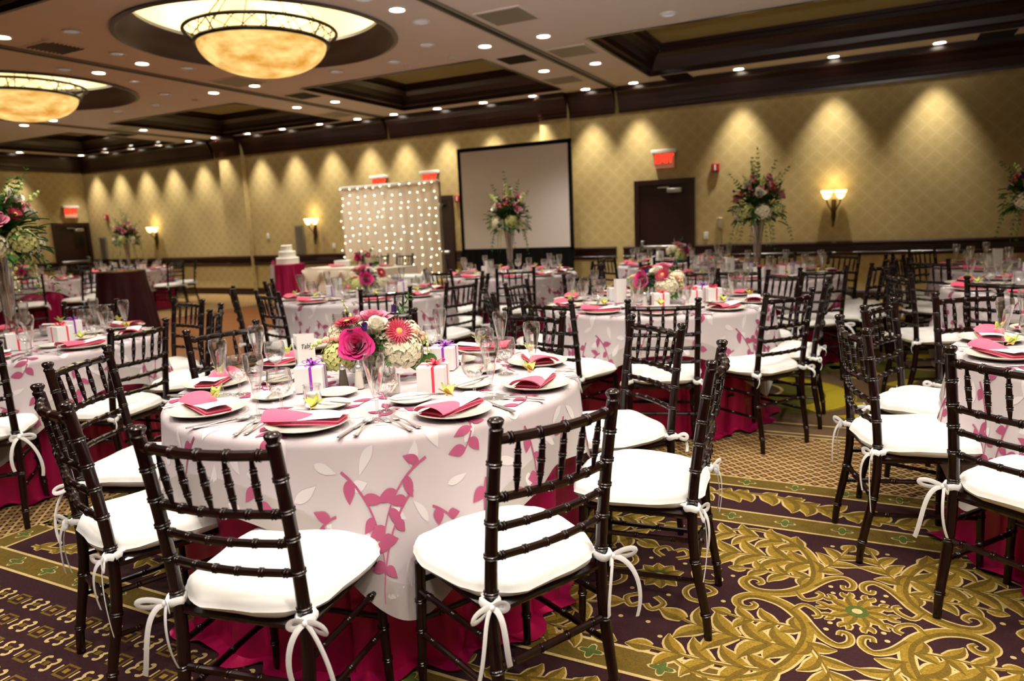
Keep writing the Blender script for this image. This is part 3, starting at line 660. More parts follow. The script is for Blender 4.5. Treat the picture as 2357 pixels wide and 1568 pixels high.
# ---------------------------------------------------------------- chiavari chair (faces +y, origin on the floor under the seat)
def bamboo(b, path, r, pos, seg=8, amp=.17, taper=None, base=14, L=None):
    # path: t -> point; double turned rings at each pos
    L = L or (Vector(path(1))-Vector(path(0))).length; ts = {i/base: 0 for i in range(base+1)}
    for p_ in pos:
        for d in (-9, -6, -5, -3.6, -2.2, -1, 0, 1, 2.2, 3.6, 5, 6, 9): t = p_+d*.001/L; ts[min(1, max(0, t))] = 0
    ts = sorted(ts); rad = []
    for t in ts:
        q = r*(taper(t) if taper else 1)
        for p_ in pos:
            d = (t-p_)*L*1000
            q += r*amp*(math.exp(-((d-3.6)/1.5)**2)+math.exp(-((d+3.6)/1.5)**2))+r*.05*math.exp(-(d/7)**2)
        rad.append(q)
    b.tube([path(t) for t in ts], rad, seg)
def chair_mesh_set(bow=True):
    r = empty('chiavari_chair'); r['category'] = 'chair'
    W = .187
    def post(z): # y of the rear post at height z
        return -.185-.05*sm(.44, 0, z)**1.5-.06*((max(0, z-.44)/.48)**1.4)
    def pp(s): return lambda t: (s*(W-.003+.003*t), post(.895*t), .895*t)
    for s in (-1, 1):
        b = MB(); bamboo(b, pp(s), .0165, (.1, .3, .53, .64, .74, .82, .91), 12, .17, lambda t: min(1, .8+.9*t), 22)
        t = pp(s)(1); b.lathe([(.0001, -.005), (.017, -.004), (.0175, .004), (.0135, .008), (.0195, .018), (.0205, .025), (.015, .031), (.0001, .033)], 14, (t[0], t[1]-.002, t[2]), close=False)
        b.build('rear_leg', M['chairwood'], r)
    for s in (-1, 1):
        b = MB(); bamboo(b, lambda t: (s*(.184+.012*(1-t)), .172+.012*(1-t), .42*t), .016, (.25, .5, .72), 10, .17, lambda t: .78+.25*t); b.build('front_leg', M['chairwood'], r)
    b = MB(); b.box((0, -.004, .421), (.385, .375, .03), bev=.011); b.build('seat_frame', M['chairwood'], r)
    def rail(z, rr, bow, nb, name, x=W):
        b = MB(); bamboo(b, lambda t: (lerp(-x, x, t), post(z)-bow*sin(pi*t), z), rr, [(k+.5)/nb for k in range(nb)], 8, .22, None, 20); b.build(name, M['chairwood'], r)
    rail(.872, .0135, .03, 5, 'top_rail'); rail(.722, .0115, .026, 6, 'back_rail'); rail(.645, .0105, .024, 6, 'back_rail'); rail(.567, .0105, .022, 6, 'back_rail')
    for k in range(5):
        x = -.13+.065*k; t_ = (x/W+1)/2; b = MB(); z0, z1 = .724, .87
        bamboo(b, lambda t: (lerp(x*.96, x, t), lerp(post(z0)-.026*sin(pi*t_), post(z1)-.03*sin(pi*t_), t), lerp(z0, z1, t)), .0066, (.27, .52, .76), 8, .28, lambda q: .72+.65*sin(pi*min(1, max(0, q*1.1-.05)))); b.build('spindle', M['chairwood'], r)
    def stretch(a, c, nb, rr=.0088):
        b = MB(); bamboo(b, lambda t: Vector(a).lerp(Vector(c), t), rr, [(k+.5)/nb for k in range(nb)], 8, .24); b.build('stretcher', M['chairwood'], r)
    for s in (-1, 1):
        for z in (.335, .2): stretch((s*.184, post(z), z), (s*.19, .178, z), 3)
    for z in (.36, .24): stretch((-.19, .178, z), (.19, .178, z), 3)
    stretch((-.183, post(.27), .27), (.183, post(.27), .27), 4, .0105)
    # cushion: soft rounded trapezoid with a piped seam
    b = MB(); nu = 48; rows = [(.0, .437), (.6, .436), (.92, .439), (.985, .449), (1.0, .457), (1.012, .461), (1.0, .465), (.99, .474), (.96, .486), (.9, .495), (.76, .503), (.5, .507), (.25, .508), (0, .508)]
    P = []
    for f, z in rows:
        for k in range(nu):
            a = 2*pi*k/nu; e = .62; cx, sy = cos(a), sin(a)
            x = math.copysign(abs(cx)**e, cx); y = math.copysign(abs(sy)**e, sy)
            w = .222+.014*y; wr = 1+.012*sin(9*a)+.008*sin(17*a+1)
            P.append((x*w*f*wr, y*.222*f*wr+.008, z+(.004*sin(5*a+1.3)*f if z > .457 else 0)))
    b.add(P, [(i*nu+k, i*nu+(k+1) % nu, (i+1)*nu+(k+1) % nu, (i+1)*nu+k) for i in range(len(rows)-1) for k in range(nu)])
    cu = tag(b.build('cushion', M['cushion'], r), 'white padded seat cushion')
    for s in (-1, 1):
        b = MB(); y0 = post(.455); X = s*.19
        b.tube([(X+.021*cos(2*pi*k/16), y0+.021*sin(2*pi*k/16), .452+.004*sin(k)) for k in range(17)], .0075, 6, caps=False, flat=1.5)
        b.tube(bez([(X, y0+.02, .455), (X-s*.01, y0+.06, .458), (X-s*.03, y0+.09, .46)], 5), .007, 6)
        kx, ky = X+s*.012, y0-.024; b.sph((kx, ky, .45), .010, 8, 6)
        up = (0, -1, .25)
        for d, L in (((s*1, .07), (-s*.6, .05)) if bow else ((s*1, .03),)):
            lp = bez([(kx, ky, .45), (kx+d*L*.6, ky-.02, .475), (kx+d*L*1.3, ky-.03, .47), (kx+d*L*1.3, ky-.03, .43), (kx+d*L*.6, ky-.012, .435), (kx, ky, .45)], 14)
            b.tube(lp, .0075, 6, flat=.18, up=up)
        for d, L, cu_ in (((s*.07, .2, .03), (-s*.03, .16, -.02)) if bow else ((s*.03, .06, .01),)):
            b.tube(bez([(kx, ky, .45), (kx+d*.7, ky-.03, .445), (kx+d+cu_, ky-.035, .45-L*.55), (kx+d*1.1, ky-.02, .45-L)], 14), .0072, 6, flat=.16, up=up)
        b.build('tie', M['tie'], cu)
    return r
CHAIR = Proto(chair_mesh_set()); CHAIRK = Proto(chair_mesh_set(False))   # tied with a bow, tied with a short knot

# ---------------------------------------------------------------- tables and cloths
TR_ = .785; TZ = .762
def folded(r, th, R, e, zt, fl, amp, nf, ph, floor=None, bias=0):
    s = r-(R-e)
    if s <= 0: return (r*cos(th), r*sin(th), zt)
    q = e*pi/2
    if s < q: a = s/e; rr = R-e+e*sin(a); return (rr*cos(th), rr*sin(th), zt-e+e*cos(a))
    d = s-q; k = sm(0, .35, d); w = .55*sin(nf*th+ph)+.3*sin((nf*1.618)*th+ph*2+1)+.25*sin(nf*.5*th+2.2*ph)
    rr = R+d*fl+k*amp*(w-bias); z = zt-e-d*(1-.5*fl*fl)
    if floor is not None and z < floor:
        ex = floor-z; rr += ex*(.75+.35*w); z = floor+.012+.010*sin(th*nf*1.7)
    return (rr*cos(th), rr*sin(th), z)
def leafshape(x, y, a, L, w, bend=.3):
    n = 8; P = []
    c = []
    for i in range(n+1):
        t = i/n; c.append((x, y, a+bend*t)); x += L/n*cos(a+bend*t); y += L/n*sin(a+bend*t)
    return [(px, py, aa, w*(sin(pi*(t**.75))*.95+.02)) for (px, py, aa), t in zip(c, [i/n for i in range(n+1)])]
def overlay_mesh(seed=3, A=1.0):
    rnd = random.Random(seed); R = TR_; e = .028; zt = TZ+.009
    f = lambda x, y, off=0: folded_off(x, y, off)
    def rm(th): return A/(abs(cos(th))**9+abs(sin(th))**9)**(1/9)
    def F3(x, y):
        r = math.hypot(x, y); th = math.atan2(y, x); k = sm(1.05, 1.35, r)
        return Vector(folded(r, th, R, e, zt, .06+.10*k, .034, 11, .7, None, -.6))
    def folded_off(x, y, off):
        p = F3(x, y)
        if not off: return p
        h = .004; n = (F3(x+h, y)-F3(x-h, y)).cross(F3(x, y+h)-F3(x, y-h)); n.normalize(); return p+n*off
    b = MB(); NT = 232; base = [.0001, .3, .5, .65, .72]+[R-.033+.006*q for q in range(11)]+[R+.035]
    nr = len(base)+16; P = []
    for i in range(nr):
        for j in range(NT):
            th = 2*pi*(j+.5)/NT; r = base[i] if i < len(base) else lerp(R+.035, rm(th), (i-len(base)+1)/16)
            P.append(f(r*cos(th), r*sin(th)))
    b.add(P, [(i*NT+j, i*NT+(j+1) % NT, (i+1)*NT+(j+1) % NT, (i+1)*NT+j) for i in range(nr-1) for j in range(NT)], 0)
    def strip(c, mi, off):
        P = []
        for x, y, a, w in c:
            for s in (1, 0, -1): P.append(f(x-sin(a)*w*s, y+cos(a)*w*s, off))
        b.add(P, [(3*i+k, 3*i+k+1, 3*i+k+4, 3*i+k+3) for i in range(len(c)-1) for k in (0, 1)], mi)
    inside = lambda c: all(math.hypot(q[0], q[1]) < rm(math.atan2(q[1], q[0]))-.012 for q in c)
    # hem band along the edge
    n = 360; Q = []
    for i in range(n):
        th = 2*pi*i/n; m_ = rm(th)
        for w_ in (m_-.1, m_-.05, m_): Q.append(f(w_*cos(th), w_*sin(th), .0012))
    b.add(Q, [(3*i+k, 3*i+k+1, 3*((i+1) % n)+k+1, 3*((i+1) % n)+k) for i in range(n) for k in (0, 1)], 3)
    # printed branches of pink leaves, woven white leaves between them
    def branch(x, y, a, L, bend, mi, off):
        n = 10; px, py = x, y; st = []
        for i in range(n+1):
            t = i/n; aa = a+bend*t; st.append((px, py, aa, .0042*(1-.6*t))); px += L/n*cos(aa); py += L/n*sin(aa)
        st = st[:max([k for k in range(len(st)+1) if inside(st[:k])])]
        if len(st) < 4: return
        strip(st, mi, off)
        for i in range(1, len(st), 2 if mi == 2 else 1):
            s = 1 if (i//2) % 2 else -1; q = st[i]
            if rnd.random() < .05: continue
            lf = leafshape(q[0], q[1], q[2]+s*rnd.uniform(.6, 1.15), rnd.uniform(.045, .075), rnd.uniform(.014, .021), s*rnd.uniform(-.2, .6))
            if inside(lf): strip(lf, mi, off+.0002*(i % 4))
    for j in range(34):
        a = 2*pi*j/34+rnd.uniform(-.08, .08); r0 = rnd.uniform(.79, .9) if j % 2 else rnd.uniform(.86, 1.0); s = rnd.choice((-1, 1))
        branch(r0*cos(a), r0*sin(a), a+s*rnd.uniform(.3, 1.1), rnd.uniform(.24, .34), -s*rnd.uniform(.5, 1.3), 2, .0022)
    for j in range(18):
        a = 2*pi*(j+.5)/18; r0 = 1.0; s = rnd.choice((-1, 1)); branch(r0*cos(a), r0*sin(a), a+s*1.2, rnd.uniform(.18, .26), -s*1.0, 2, .0026)
    for j in range(26):
        a = j*2.4; r0 = .72*math.sqrt((j+.5)/26); branch(r0*cos(a), r0*sin(a), rnd.uniform(0, 6.3), rnd.uniform(.16, .24), rnd.choice((-1, 1))*1.0, 2, .0022)
    for j in range(260):
        a = j*2.39996; r0 = 1.25*math.sqrt((j+.5)/260); lf = leafshape(r0*cos(a), r0*sin(a), rnd.uniform(0, 6.3), rnd.uniform(.05, .1), rnd.uniform(.012, .02))
        if inside(lf): strip(lf, 1, .0013)
    return b.mesh('floral_overlay', [M['organza'], M['organzaleaf'], M['pinkleaf'], M['hem']])
def satin_mesh():
    b = MB(); NT = 320; rs = [.0001, .5, .72]+[TR_-.036+.007*q for q in range(7)]+[TR_+.015]+[TR_+.015+.8*((i+1)/22) for i in range(22)]
    P = [folded(r, 2*pi*j/NT, TR_-.012, .025, TZ+.004, .0, .032, 19, .3, .004, 1.05) for r in rs for j in range(NT)]
    b.add(P, [(i*NT+j, i*NT+(j+1) % NT, (i+1)*NT+(j+1) % NT, (i+1)*NT+j) for i in range(len(rs)-1) for j in range(NT)])
    return b.mesh('satin_cloth', M['satin'])
def table_base():
    r = empty('round_table'); r['category'] = 'table'
    b = MB(); b.lathe([(.0001, .735), (.755, .735), (.76, .74), (.76, .755), (.755, .76), (.0001, .76)], 64, close=False); b.build('tabletop', M['tan'], r)
    for k in range(4):
        a = pi/4+k*pi/2; b = MB(); b.tube([(.5*cos(a), .5*sin(a), 0), (.5*cos(a), .5*sin(a), .735)], .016, 8); b.build('leg', M['grey'], r)
    return r
TB = Proto(table_base()); OV = overlay_mesh(); OV2 = overlay_mesh(5, .9); SA = satin_mesh()
def mobj(name, me, loc, rz, label, cat, group):
    o = bpy.data.objects.new(name, me); COL.objects.link(o); o.location = loc; o.rotation_euler = (0, 0, rz); return tag(o, label, cat, group)

# ---------------------------------------------------------------- tableware
def lathe_obj(name, prof, m, cat, seg=28):
    b = MB(); b.lathe(prof, seg, close=False); o = b.build(name, m); o['category'] = cat; return o
PLATE = Proto(lathe_obj('dinner_plate', [(.0001, .004), (.075, .004), (.08, .001), (.082, 0), (.085, .003), (.1, .006), (.138, .018), (.141, .021), (.139, .0225), (.1, .012), (.088, .0075), (.0001, .0075)], M['china'], 'plate', 48), .89)
SIDE = Proto(lathe_obj('side_plate', [(.0001, .003), (.045, .003), (.05, 0), (.053, .003), (.08, .013), (.083, .0155), (.081, .017), (.06, .009), (.0001, .006)], M['china'], 'plate', 40), .9)
def shell(prof, th=.0016):  # outer profile up, inner profile back down
    return prof+[(max(.0001, r-th), z) for r, z in prof[::-1] if z > prof[-1][1]*.42]
def goblet(prof, name, cat):
    return Proto(lathe_obj(name, prof, M['glass'], cat, 26), .9)
FLUTE = goblet([(.0001, .004), (.02, .0045), (.034, .003), (.0355, .0008), (.0001, 0)][::-1]+[(.006, .01), (.005, .03), (.0045, .06), (.0065, .075), (.011, .085), (.018, .11), (.026, .15), (.034, .19), (.0365, .205), (.036, .22), (.0325, .235), (.0308, .2355), (.034, .22), (.0345, .205), (.032, .19), (.024, .15), (.0165, .112), (.006, .092), (.0001, .09)], 'champagne_flute', 'glass')
WINE = goblet([(.0001, .0), (.034, .0008), (.0335, .003), (.02, .005), (.006, .011), (.005, .03), (.005, .05), (.009, .062), (.025, .072), (.04, .09), (.046, .11), (.047, .125), (.044, .15), (.0415, .162), (.04, .1622), (.0425, .15), (.0455, .125), (.0445, .11), (.0385, .091), (.024, .0745), (.0001, .068)], 'water_goblet', 'glass')
def napkin_set():
    b = MB()
    # folded band in three layers
    for k, (dz, ins) in enumerate(((0, 0), (.0045, .004), (.009, .002))):
        b.patch(lambda u, v: (lerp(-.125+ins, .125-ins*2, u), lerp(-.045+ins, .045-ins, v), .0035+dz+.0012*sin(pi*v)+.004*sin(pi*u)*(k+1)*.3), 18, 8)
        b.patch(lambda u, v: (lerp(-.125+ins, .125-ins*2, u), -.045+ins-.0015*sin(pi*v), .0005+dz+.003*v+.004*sin(pi*u)*(k+1)*.3), 18, 3)
        b.patch(lambda u, v: (lerp(-.125+ins, .125-ins*2, u), .045-ins+.0015*sin(pi*v), .0005+dz+.003*v+.004*sin(pi*u)*(k+1)*.3), 18, 3)
        b.patch(lambda u, v: (.125-ins*2+.0015*sin(pi*v), lerp(-.045+ins, .045-ins, u), .0005+dz+.003*v), 8, 3)
    # fanned pocket puffing up over one half
    def fan(u, v):
        x = lerp(-.128, .045, u); w = lerp(.062, .028, u**1.3); y = lerp(-w, w, v)
        z = .012+.034*sin(pi*v)**.8*(1-u)**.6*(.85+.15*u)+.006*(1-u)*(1+sin(7*v+1.2))*.5
        return (x-.01*sin(pi*v)*(1-u), y, z)
    b.patch(fan, 16, 14)
    b.patch(lambda u, v: (lerp(-.128-.01*sin(pi*v), -.115, u), lerp(-.062, .062, v)*(1-.1*u), lerp(fan(0, v)[2], .012+.02*sin(pi*v)**.8, u)), 4, 14)
    o = b.build('napkin', M['napkin']); o['category'] = 'napkin'; return Proto(o, .95)
NAP = napkin_set()
def menu_():
    b = MB(); b.patch(lambda u, v: (lerp(-.03, .125, u), lerp(-.047, .047, v), .0175+.012*sin(pi*v)*.4+.012*u), 6, 6); b.patch(lambda u, v: (lerp(-.03, .125, u), lerp(-.047, .047, v), .0169+.012*sin(pi*v)*.4+.012*u), 6, 6)
    o = b.build('menu_card', M['paper']); o['category'] = 'menu card'; return Proto(o, .88)
MENU = menu_()
def petal(b, base, ax, up, L, w, curl, cup, mi=0, nu=5, nv=4, tip=.6):
    ax = Vector(ax).normalized(); up = Vector(up); up = (up-ax*up.dot(ax)).normalized(); sd = ax.cross(up); base = Vector(base)
    def fn(u, v):
        s = 2*v-1; ww = w*(sin(pi*min(1, u**tip*.92+.06)))*s
        return base+ax*(L*u*(1-.25*abs(curl)*u))+up*(curl*L*u*u)+sd*ww+up*(cup*w*s*s)
    b.patch(fn, nu, nv, mi)
def orchid_():
    r = empty('orchid_bloom'); r['category'] = 'orchid'; b = MB()
    for a, t in ((90, .35), (25, .25), (155, .25), (-45, .2), (225, .2)):
        petal(b, (0, 0, .012), (cos(R_(a)), sin(R_(a))*.6, .95), (0, -.3, 1), .046, .0125, -.15 if t < .3 else .1, .3)
    b.build('petals', M['orchid'], r); b = MB(); petal(b, (0, 0, .012), (.1, -1, .4), (0, 0, 1), .022, .012, -.5, .5); b.sph((0, 0, .018), .006, 8, 5, sc=(1, 1, 1.5)); tag(b.build('lip', M['orchidlip'], r), 'peach coloured orchid lip')
    return Proto(r)
ORCH = orchid_()
def cutlery(kind):
    b = MB(); L = .19
    def bar(pts, ws, th=.0014):
        n = len(pts); P = []
        for (x, y, z), w in zip(pts, ws): P += [(x-w, y, z), (x+w, y, z), (x+w*.8, y, z+th), (x-w*.8, y, z+th)]
        b.add(P, [(4*i+k, 4*i+(k+1) % 4, 4*i+4+(k+1) % 4, 4*i+4+k) for i in range(n-1) for k in range(4)]+[(3, 2, 1, 0), tuple(range(4*n-4, 4*n))])
    if kind == 'knife':
        bar([(0, -.105, .001), (0, -.1, .001), (0, -.02, .002), (0, -.005, .002)], [.004, .0075, .006, .005], .0035); bar([(.001, -.005, .0015), (.002, .05, .001), (.002, .1, .001), (.0, .115, .001)], [.007, .009, .0085, .002])
    else:
        bar([(0, -.095, .002), (0, -.09, .0015), (0, -.06, .002), (0, 0, .008), (0, .035, .006), (0, .045, .003)], [.004, .009, .006, .0035, .003, .004], .0018)
        if kind == 'fork':
            bar([(0, .043, .003), (0, .055, .0015), (0, .066, .002)], [.004, .0115, .0115])
            for k in range(4): bar([(-.0093+.0062*k, .066, .002), (-.0093+.0062*k, .095, .0045), (-.009+.006*k, .1, .006)], [.0019, .0017, .0008])
        else:
            b.patch(lambda u, v: (cos(2*pi*v)*.0185*sin(pi*.5*u)**.9*(1-.1*sin(2*pi*v)), .068+sin(2*pi*v)*.029*sin(pi*.5*u)**.9, .0008+.0075*(sin(pi*.5*u))**2.2), 7, 20)
            b.patch(lambda u, v: (cos(2*pi*v)*.0185*sin(pi*.5*u)**.9*(1-.1*sin(2*pi*v)), .068+sin(2*pi*v)*.029*sin(pi*.5*u)**.9, .0002+.0075*(sin(pi*.5*u))**2.2), 7, 20)
    o = b.build(kind, M['chrome']); o['category'] = kind; return Proto(o, .93)
FORK, KNIFE, SPOON = cutlery('fork'), cutlery('knife'), cutlery('spoon')
def box_(col, cname):
    r = empty('gift_box'); r['category'] = 'gift box'; w, h = .115, .108
    b = MB(); b.box((0, 0, h/2), (w, w, h), bev=.0025); b.add([(-w/2-.0005, -w/2, h), (-w/2-.0006, -.01, h*.45), (-w/2-.0006, w/2, h)], [(0, 1, 2)])
    b.build('box', M['giftpaper'], r)
    b = MB(); e = .0012
    b.box((0.01, 0, h/2), (.011, w+2*e, h+2*e)); b.box((0, .005, h/2), (w+2*e, .011, h+2*e)); b.build('ribbon', M[col], r, False)
    b = MB(); z = h+.004; b.sph((.01, .005, z+.004), .007, 8, 6)
    for a, L in ((.5, .05), (3.5, .05), (2.2, .042), (5.2, .042)):
        d = Vector((cos(a), sin(a), 0)); q = Vector((.01, .005, z))
        b.tube(bez([q, q+d*L*.5+Vector((0, 0, .03)), q+d*L*1.2+Vector((0, 0, .022)), q+d*L+Vector((0, 0, .002)), q], 12), .006, 6, flat=.2, up=(0, 0, 1))
    for a in (1.2, 4.3): d = Vector((cos(a), sin(a), 0)); b.tube(bez([q, q+d*.03+Vector((0, 0, .012)), q+d*.055+Vector((0, 0, .0))], 6), .005, 6, flat=.2, up=(0, 0, 1))
    b.build('bow', M[col], r); return Proto(r, .88)
BOXP, BOXR = box_('purple', 'purple'), box_('coral', 'coral')
def card_(num=None):
    r = empty('table_card'); r['category'] = 'table number'; b = MB(); w, h = .1, .19
    pts = []
    for k in range(3):
        a0, a1 = R_(-90+120*k), R_(30+120*k); A_, B_ = Vector((.06*cos(a0), .06*sin(a0))), Vector((.06*cos(a1), .06*sin(a1)))
        for i in range(6):
            t = i/6; q = A_.lerp(B_, t); pts.append(q*(1+.10*sin(pi*t)))
    n = len(pts)
    for ins in (1, .985):
        b.add([(q.x*ins, q.y*ins, z) for z in (0, h) for q in pts], [(i, (i+1) % n, n+(i+1) % n, n+i) for i in range(n)])
    b.add([(q.x*s, q.y*s, h) for s in (1, .985) for q in pts], [(i, (i+1) % n, n+(i+1) % n, n+i) for i in range(n)])
    b.build('card', M['paper'], r)
    if num:
        for k in range(3):
            a = R_(-30+120*k); d = .0345
            for body, sz, z in (('Table', .033, .135), (num, .045, .058)):
                text(body, sz, (d*cos(a), d*sin(a), z), (R_(90), 0, a+pi/2), M['ink'], r, 'lettering', .0003, .25)
    return r
def shaker(m_, nm):
    r = empty(nm); r['category'] = 'shaker'; b = MB(); b.lathe([(.0001, 0), (.02, .0005), (.021, .004), (.0125, .078), (.0001, .078)], 8, close=False); b.build('body', M[m_], r, False)
    b = MB(); b.lathe([(.0135, .076), (.0145, .08), (.0145, .088), (.012, .096), (.006, .101), (.0001, .102)], 16, close=False); tag(b.build('cap', M['chrome'], r), 'shiny steel shaker cap'); return Proto(r, .9)
SALT, PEPPER = shaker('salt', 'salt_shaker'), shaker('pepper', 'pepper_shaker')
def votive_():
    r = empty('votive_candle'); r['category'] = 'candle'; b = MB(); b.lathe([(.0001, .0), (.03, 0), (.033, .004), (.035, .075), (.033, .0752), (.031, .008), (.0001, .006)], 24, close=False); b.build('glass', M['glass'], r)
    b = MB(); b.lathe([(.0001, .008), (.027, .008), (.027, .04), (.024, .043), (.0001, .041)], 20, close=False); b.tube([(0, 0, .041), (.001, 0, .05)], .001, 5); b.build('candle', M['wax'], r); return Proto(r, .9)
VOT = votive_()

# ---------------------------------------------------------------- flowers
def frame_to(d):
    return Vector(d).normalized().to_track_quat('Z', 'Y').to_matrix().to_4x4()
def rose(b, c, d, s, mi=0, openk=1.0, n=20):
    b.M = Matrix.Translation(c) @ frame_to(d) @ Matrix.Scale(s, 4)
    for k in range(n):
        t = k/(n-1); a = k*2.39996; R1 = .16+.86*openk*t**1.1; R0 = .05+.3*t; H = .86-.22*t*openk; span = 1.15-.35*t; curl = max(0, t-.3)*.55*openk; z0 = -.35*t
        def fn(u, v):
            q = 2*v-1; an = a+q*span+.15*sin(3*u+k); e = (1-.3*q*q*(1+.3*sin(k*5.1))); uu = u*e
            r = lerp(R0, R1, uu**.75)+curl*max(0, uu-.72)*1.5+.03*sin(5*q+k)*u; z = z0+(H-z0)*(uu**.85)-curl*max(0, uu-.7)*1.1
            return (r*cos(an)*(1-.04*q*q), r*sin(an)*(1-.04*q*q), z)
        b.patch(fn, 7, 8, mi)
    b.sph((0, 0, .0), .3, 8, 6, mi); b.M = None
def gerbera(b, c, d, s):
    b.M = Matrix.Translation(c) @ frame_to(d) @ Matrix.Scale(s, 4)
    for ring, (n, L, h) in enumerate(((26, 1, 0), (22, .82, .05), (18, .5, .09))):
        for k in range(n): a = 2*pi*(k+.4*ring)/n; petal(b, (.18*cos(a), .18*sin(a), h), (cos(a), sin(a), .12+.1*ring), (0, 0, 1), L*.85, .085, -.1, .25, 0, 4, 2)
    b.sph((0, 0, .06), .24, 14, 6, 1, (1, 1, .45)); b.M = None
def hydr(b, c, s, rnd, n=60, mi=0):
    for k in range(n):
        z = 1-2*(k+.5)/n*.86; a = k*2.39996; q = math.sqrt(max(0, 1-z*z)); d = Vector((q*cos(a), q*sin(a), z)); p = Vector(c)+d*s*rnd.uniform(.86, 1.04)
        b.M = Matrix.Translation(p) @ frame_to(d) @ Matrix.Rotation(rnd.uniform(0, 3), 4, 'Z') @ Matrix.Scale(s*(.33 if n < 55 else .22), 4)
        for j in range(4): aa = j*pi/2; petal(b, (0, 0, 0), (cos(aa), sin(aa), .35), (0, 0, 1), 1, .52, -.3, .2, mi, 3, 2)
    b.M = None; b.sph(c, s*.8, 12, 8, mi)
def spike(b, pts, s, n, rnd, mis=(0, 1), stem=2):
    P = bez(pts, n*2); b.tube(P, [s*.13*(1-.7*i/len(P)) for i in range(len(P))], 5, stem)
    for k in range(n):
        t = .18+.8*k/n; i = int(t*n*2); p = P[i]; a = k*2.4; sz = s*(1-.65*t)
        off = Vector((cos(a), sin(a), sin(a*1.7)*.4))*sz*.65
        b.sph(p+off, sz*.55, 7, 5, mis[1] if t > .62 else mis[0], (1, 1, 1.25)); 
        if t < .62: b.sph(p+off*1.5, sz*.36, 6, 4, mis[0])
def leafp(b, p, d, up, L, w, mi=0, curl=-.25): petal(b, p, d, up, L, w, curl, .35, mi, 4, 2, .8)
def spray(b, pts, n, L, w, rnd, mi=0, stem=1, r=.0022):
    P = bez(pts, n); b.tube(P, [r*(1-.6*i/n) for i in range(n+1)], 5, stem)
    for i in range(1, n+1):
        t = (P[i]-P[i-1]).normalized(); a = rnd.uniform(0, 6.3)
        for s in (0, pi):
            side = t.orthogonal(); side.rotate(Matrix.Rotation(a+s, 3, t)); k = 1-.45*i/n
            leafp(b, P[i], t*.8+side, side.cross(t)+Vector((0, 0, .6)), L*k*rnd.uniform(.8, 1.2), w*k, mi)
    leafp(b, P[-1], P[-1]-P[-2], (0, 0, 1), L*.6, w*.6, mi)
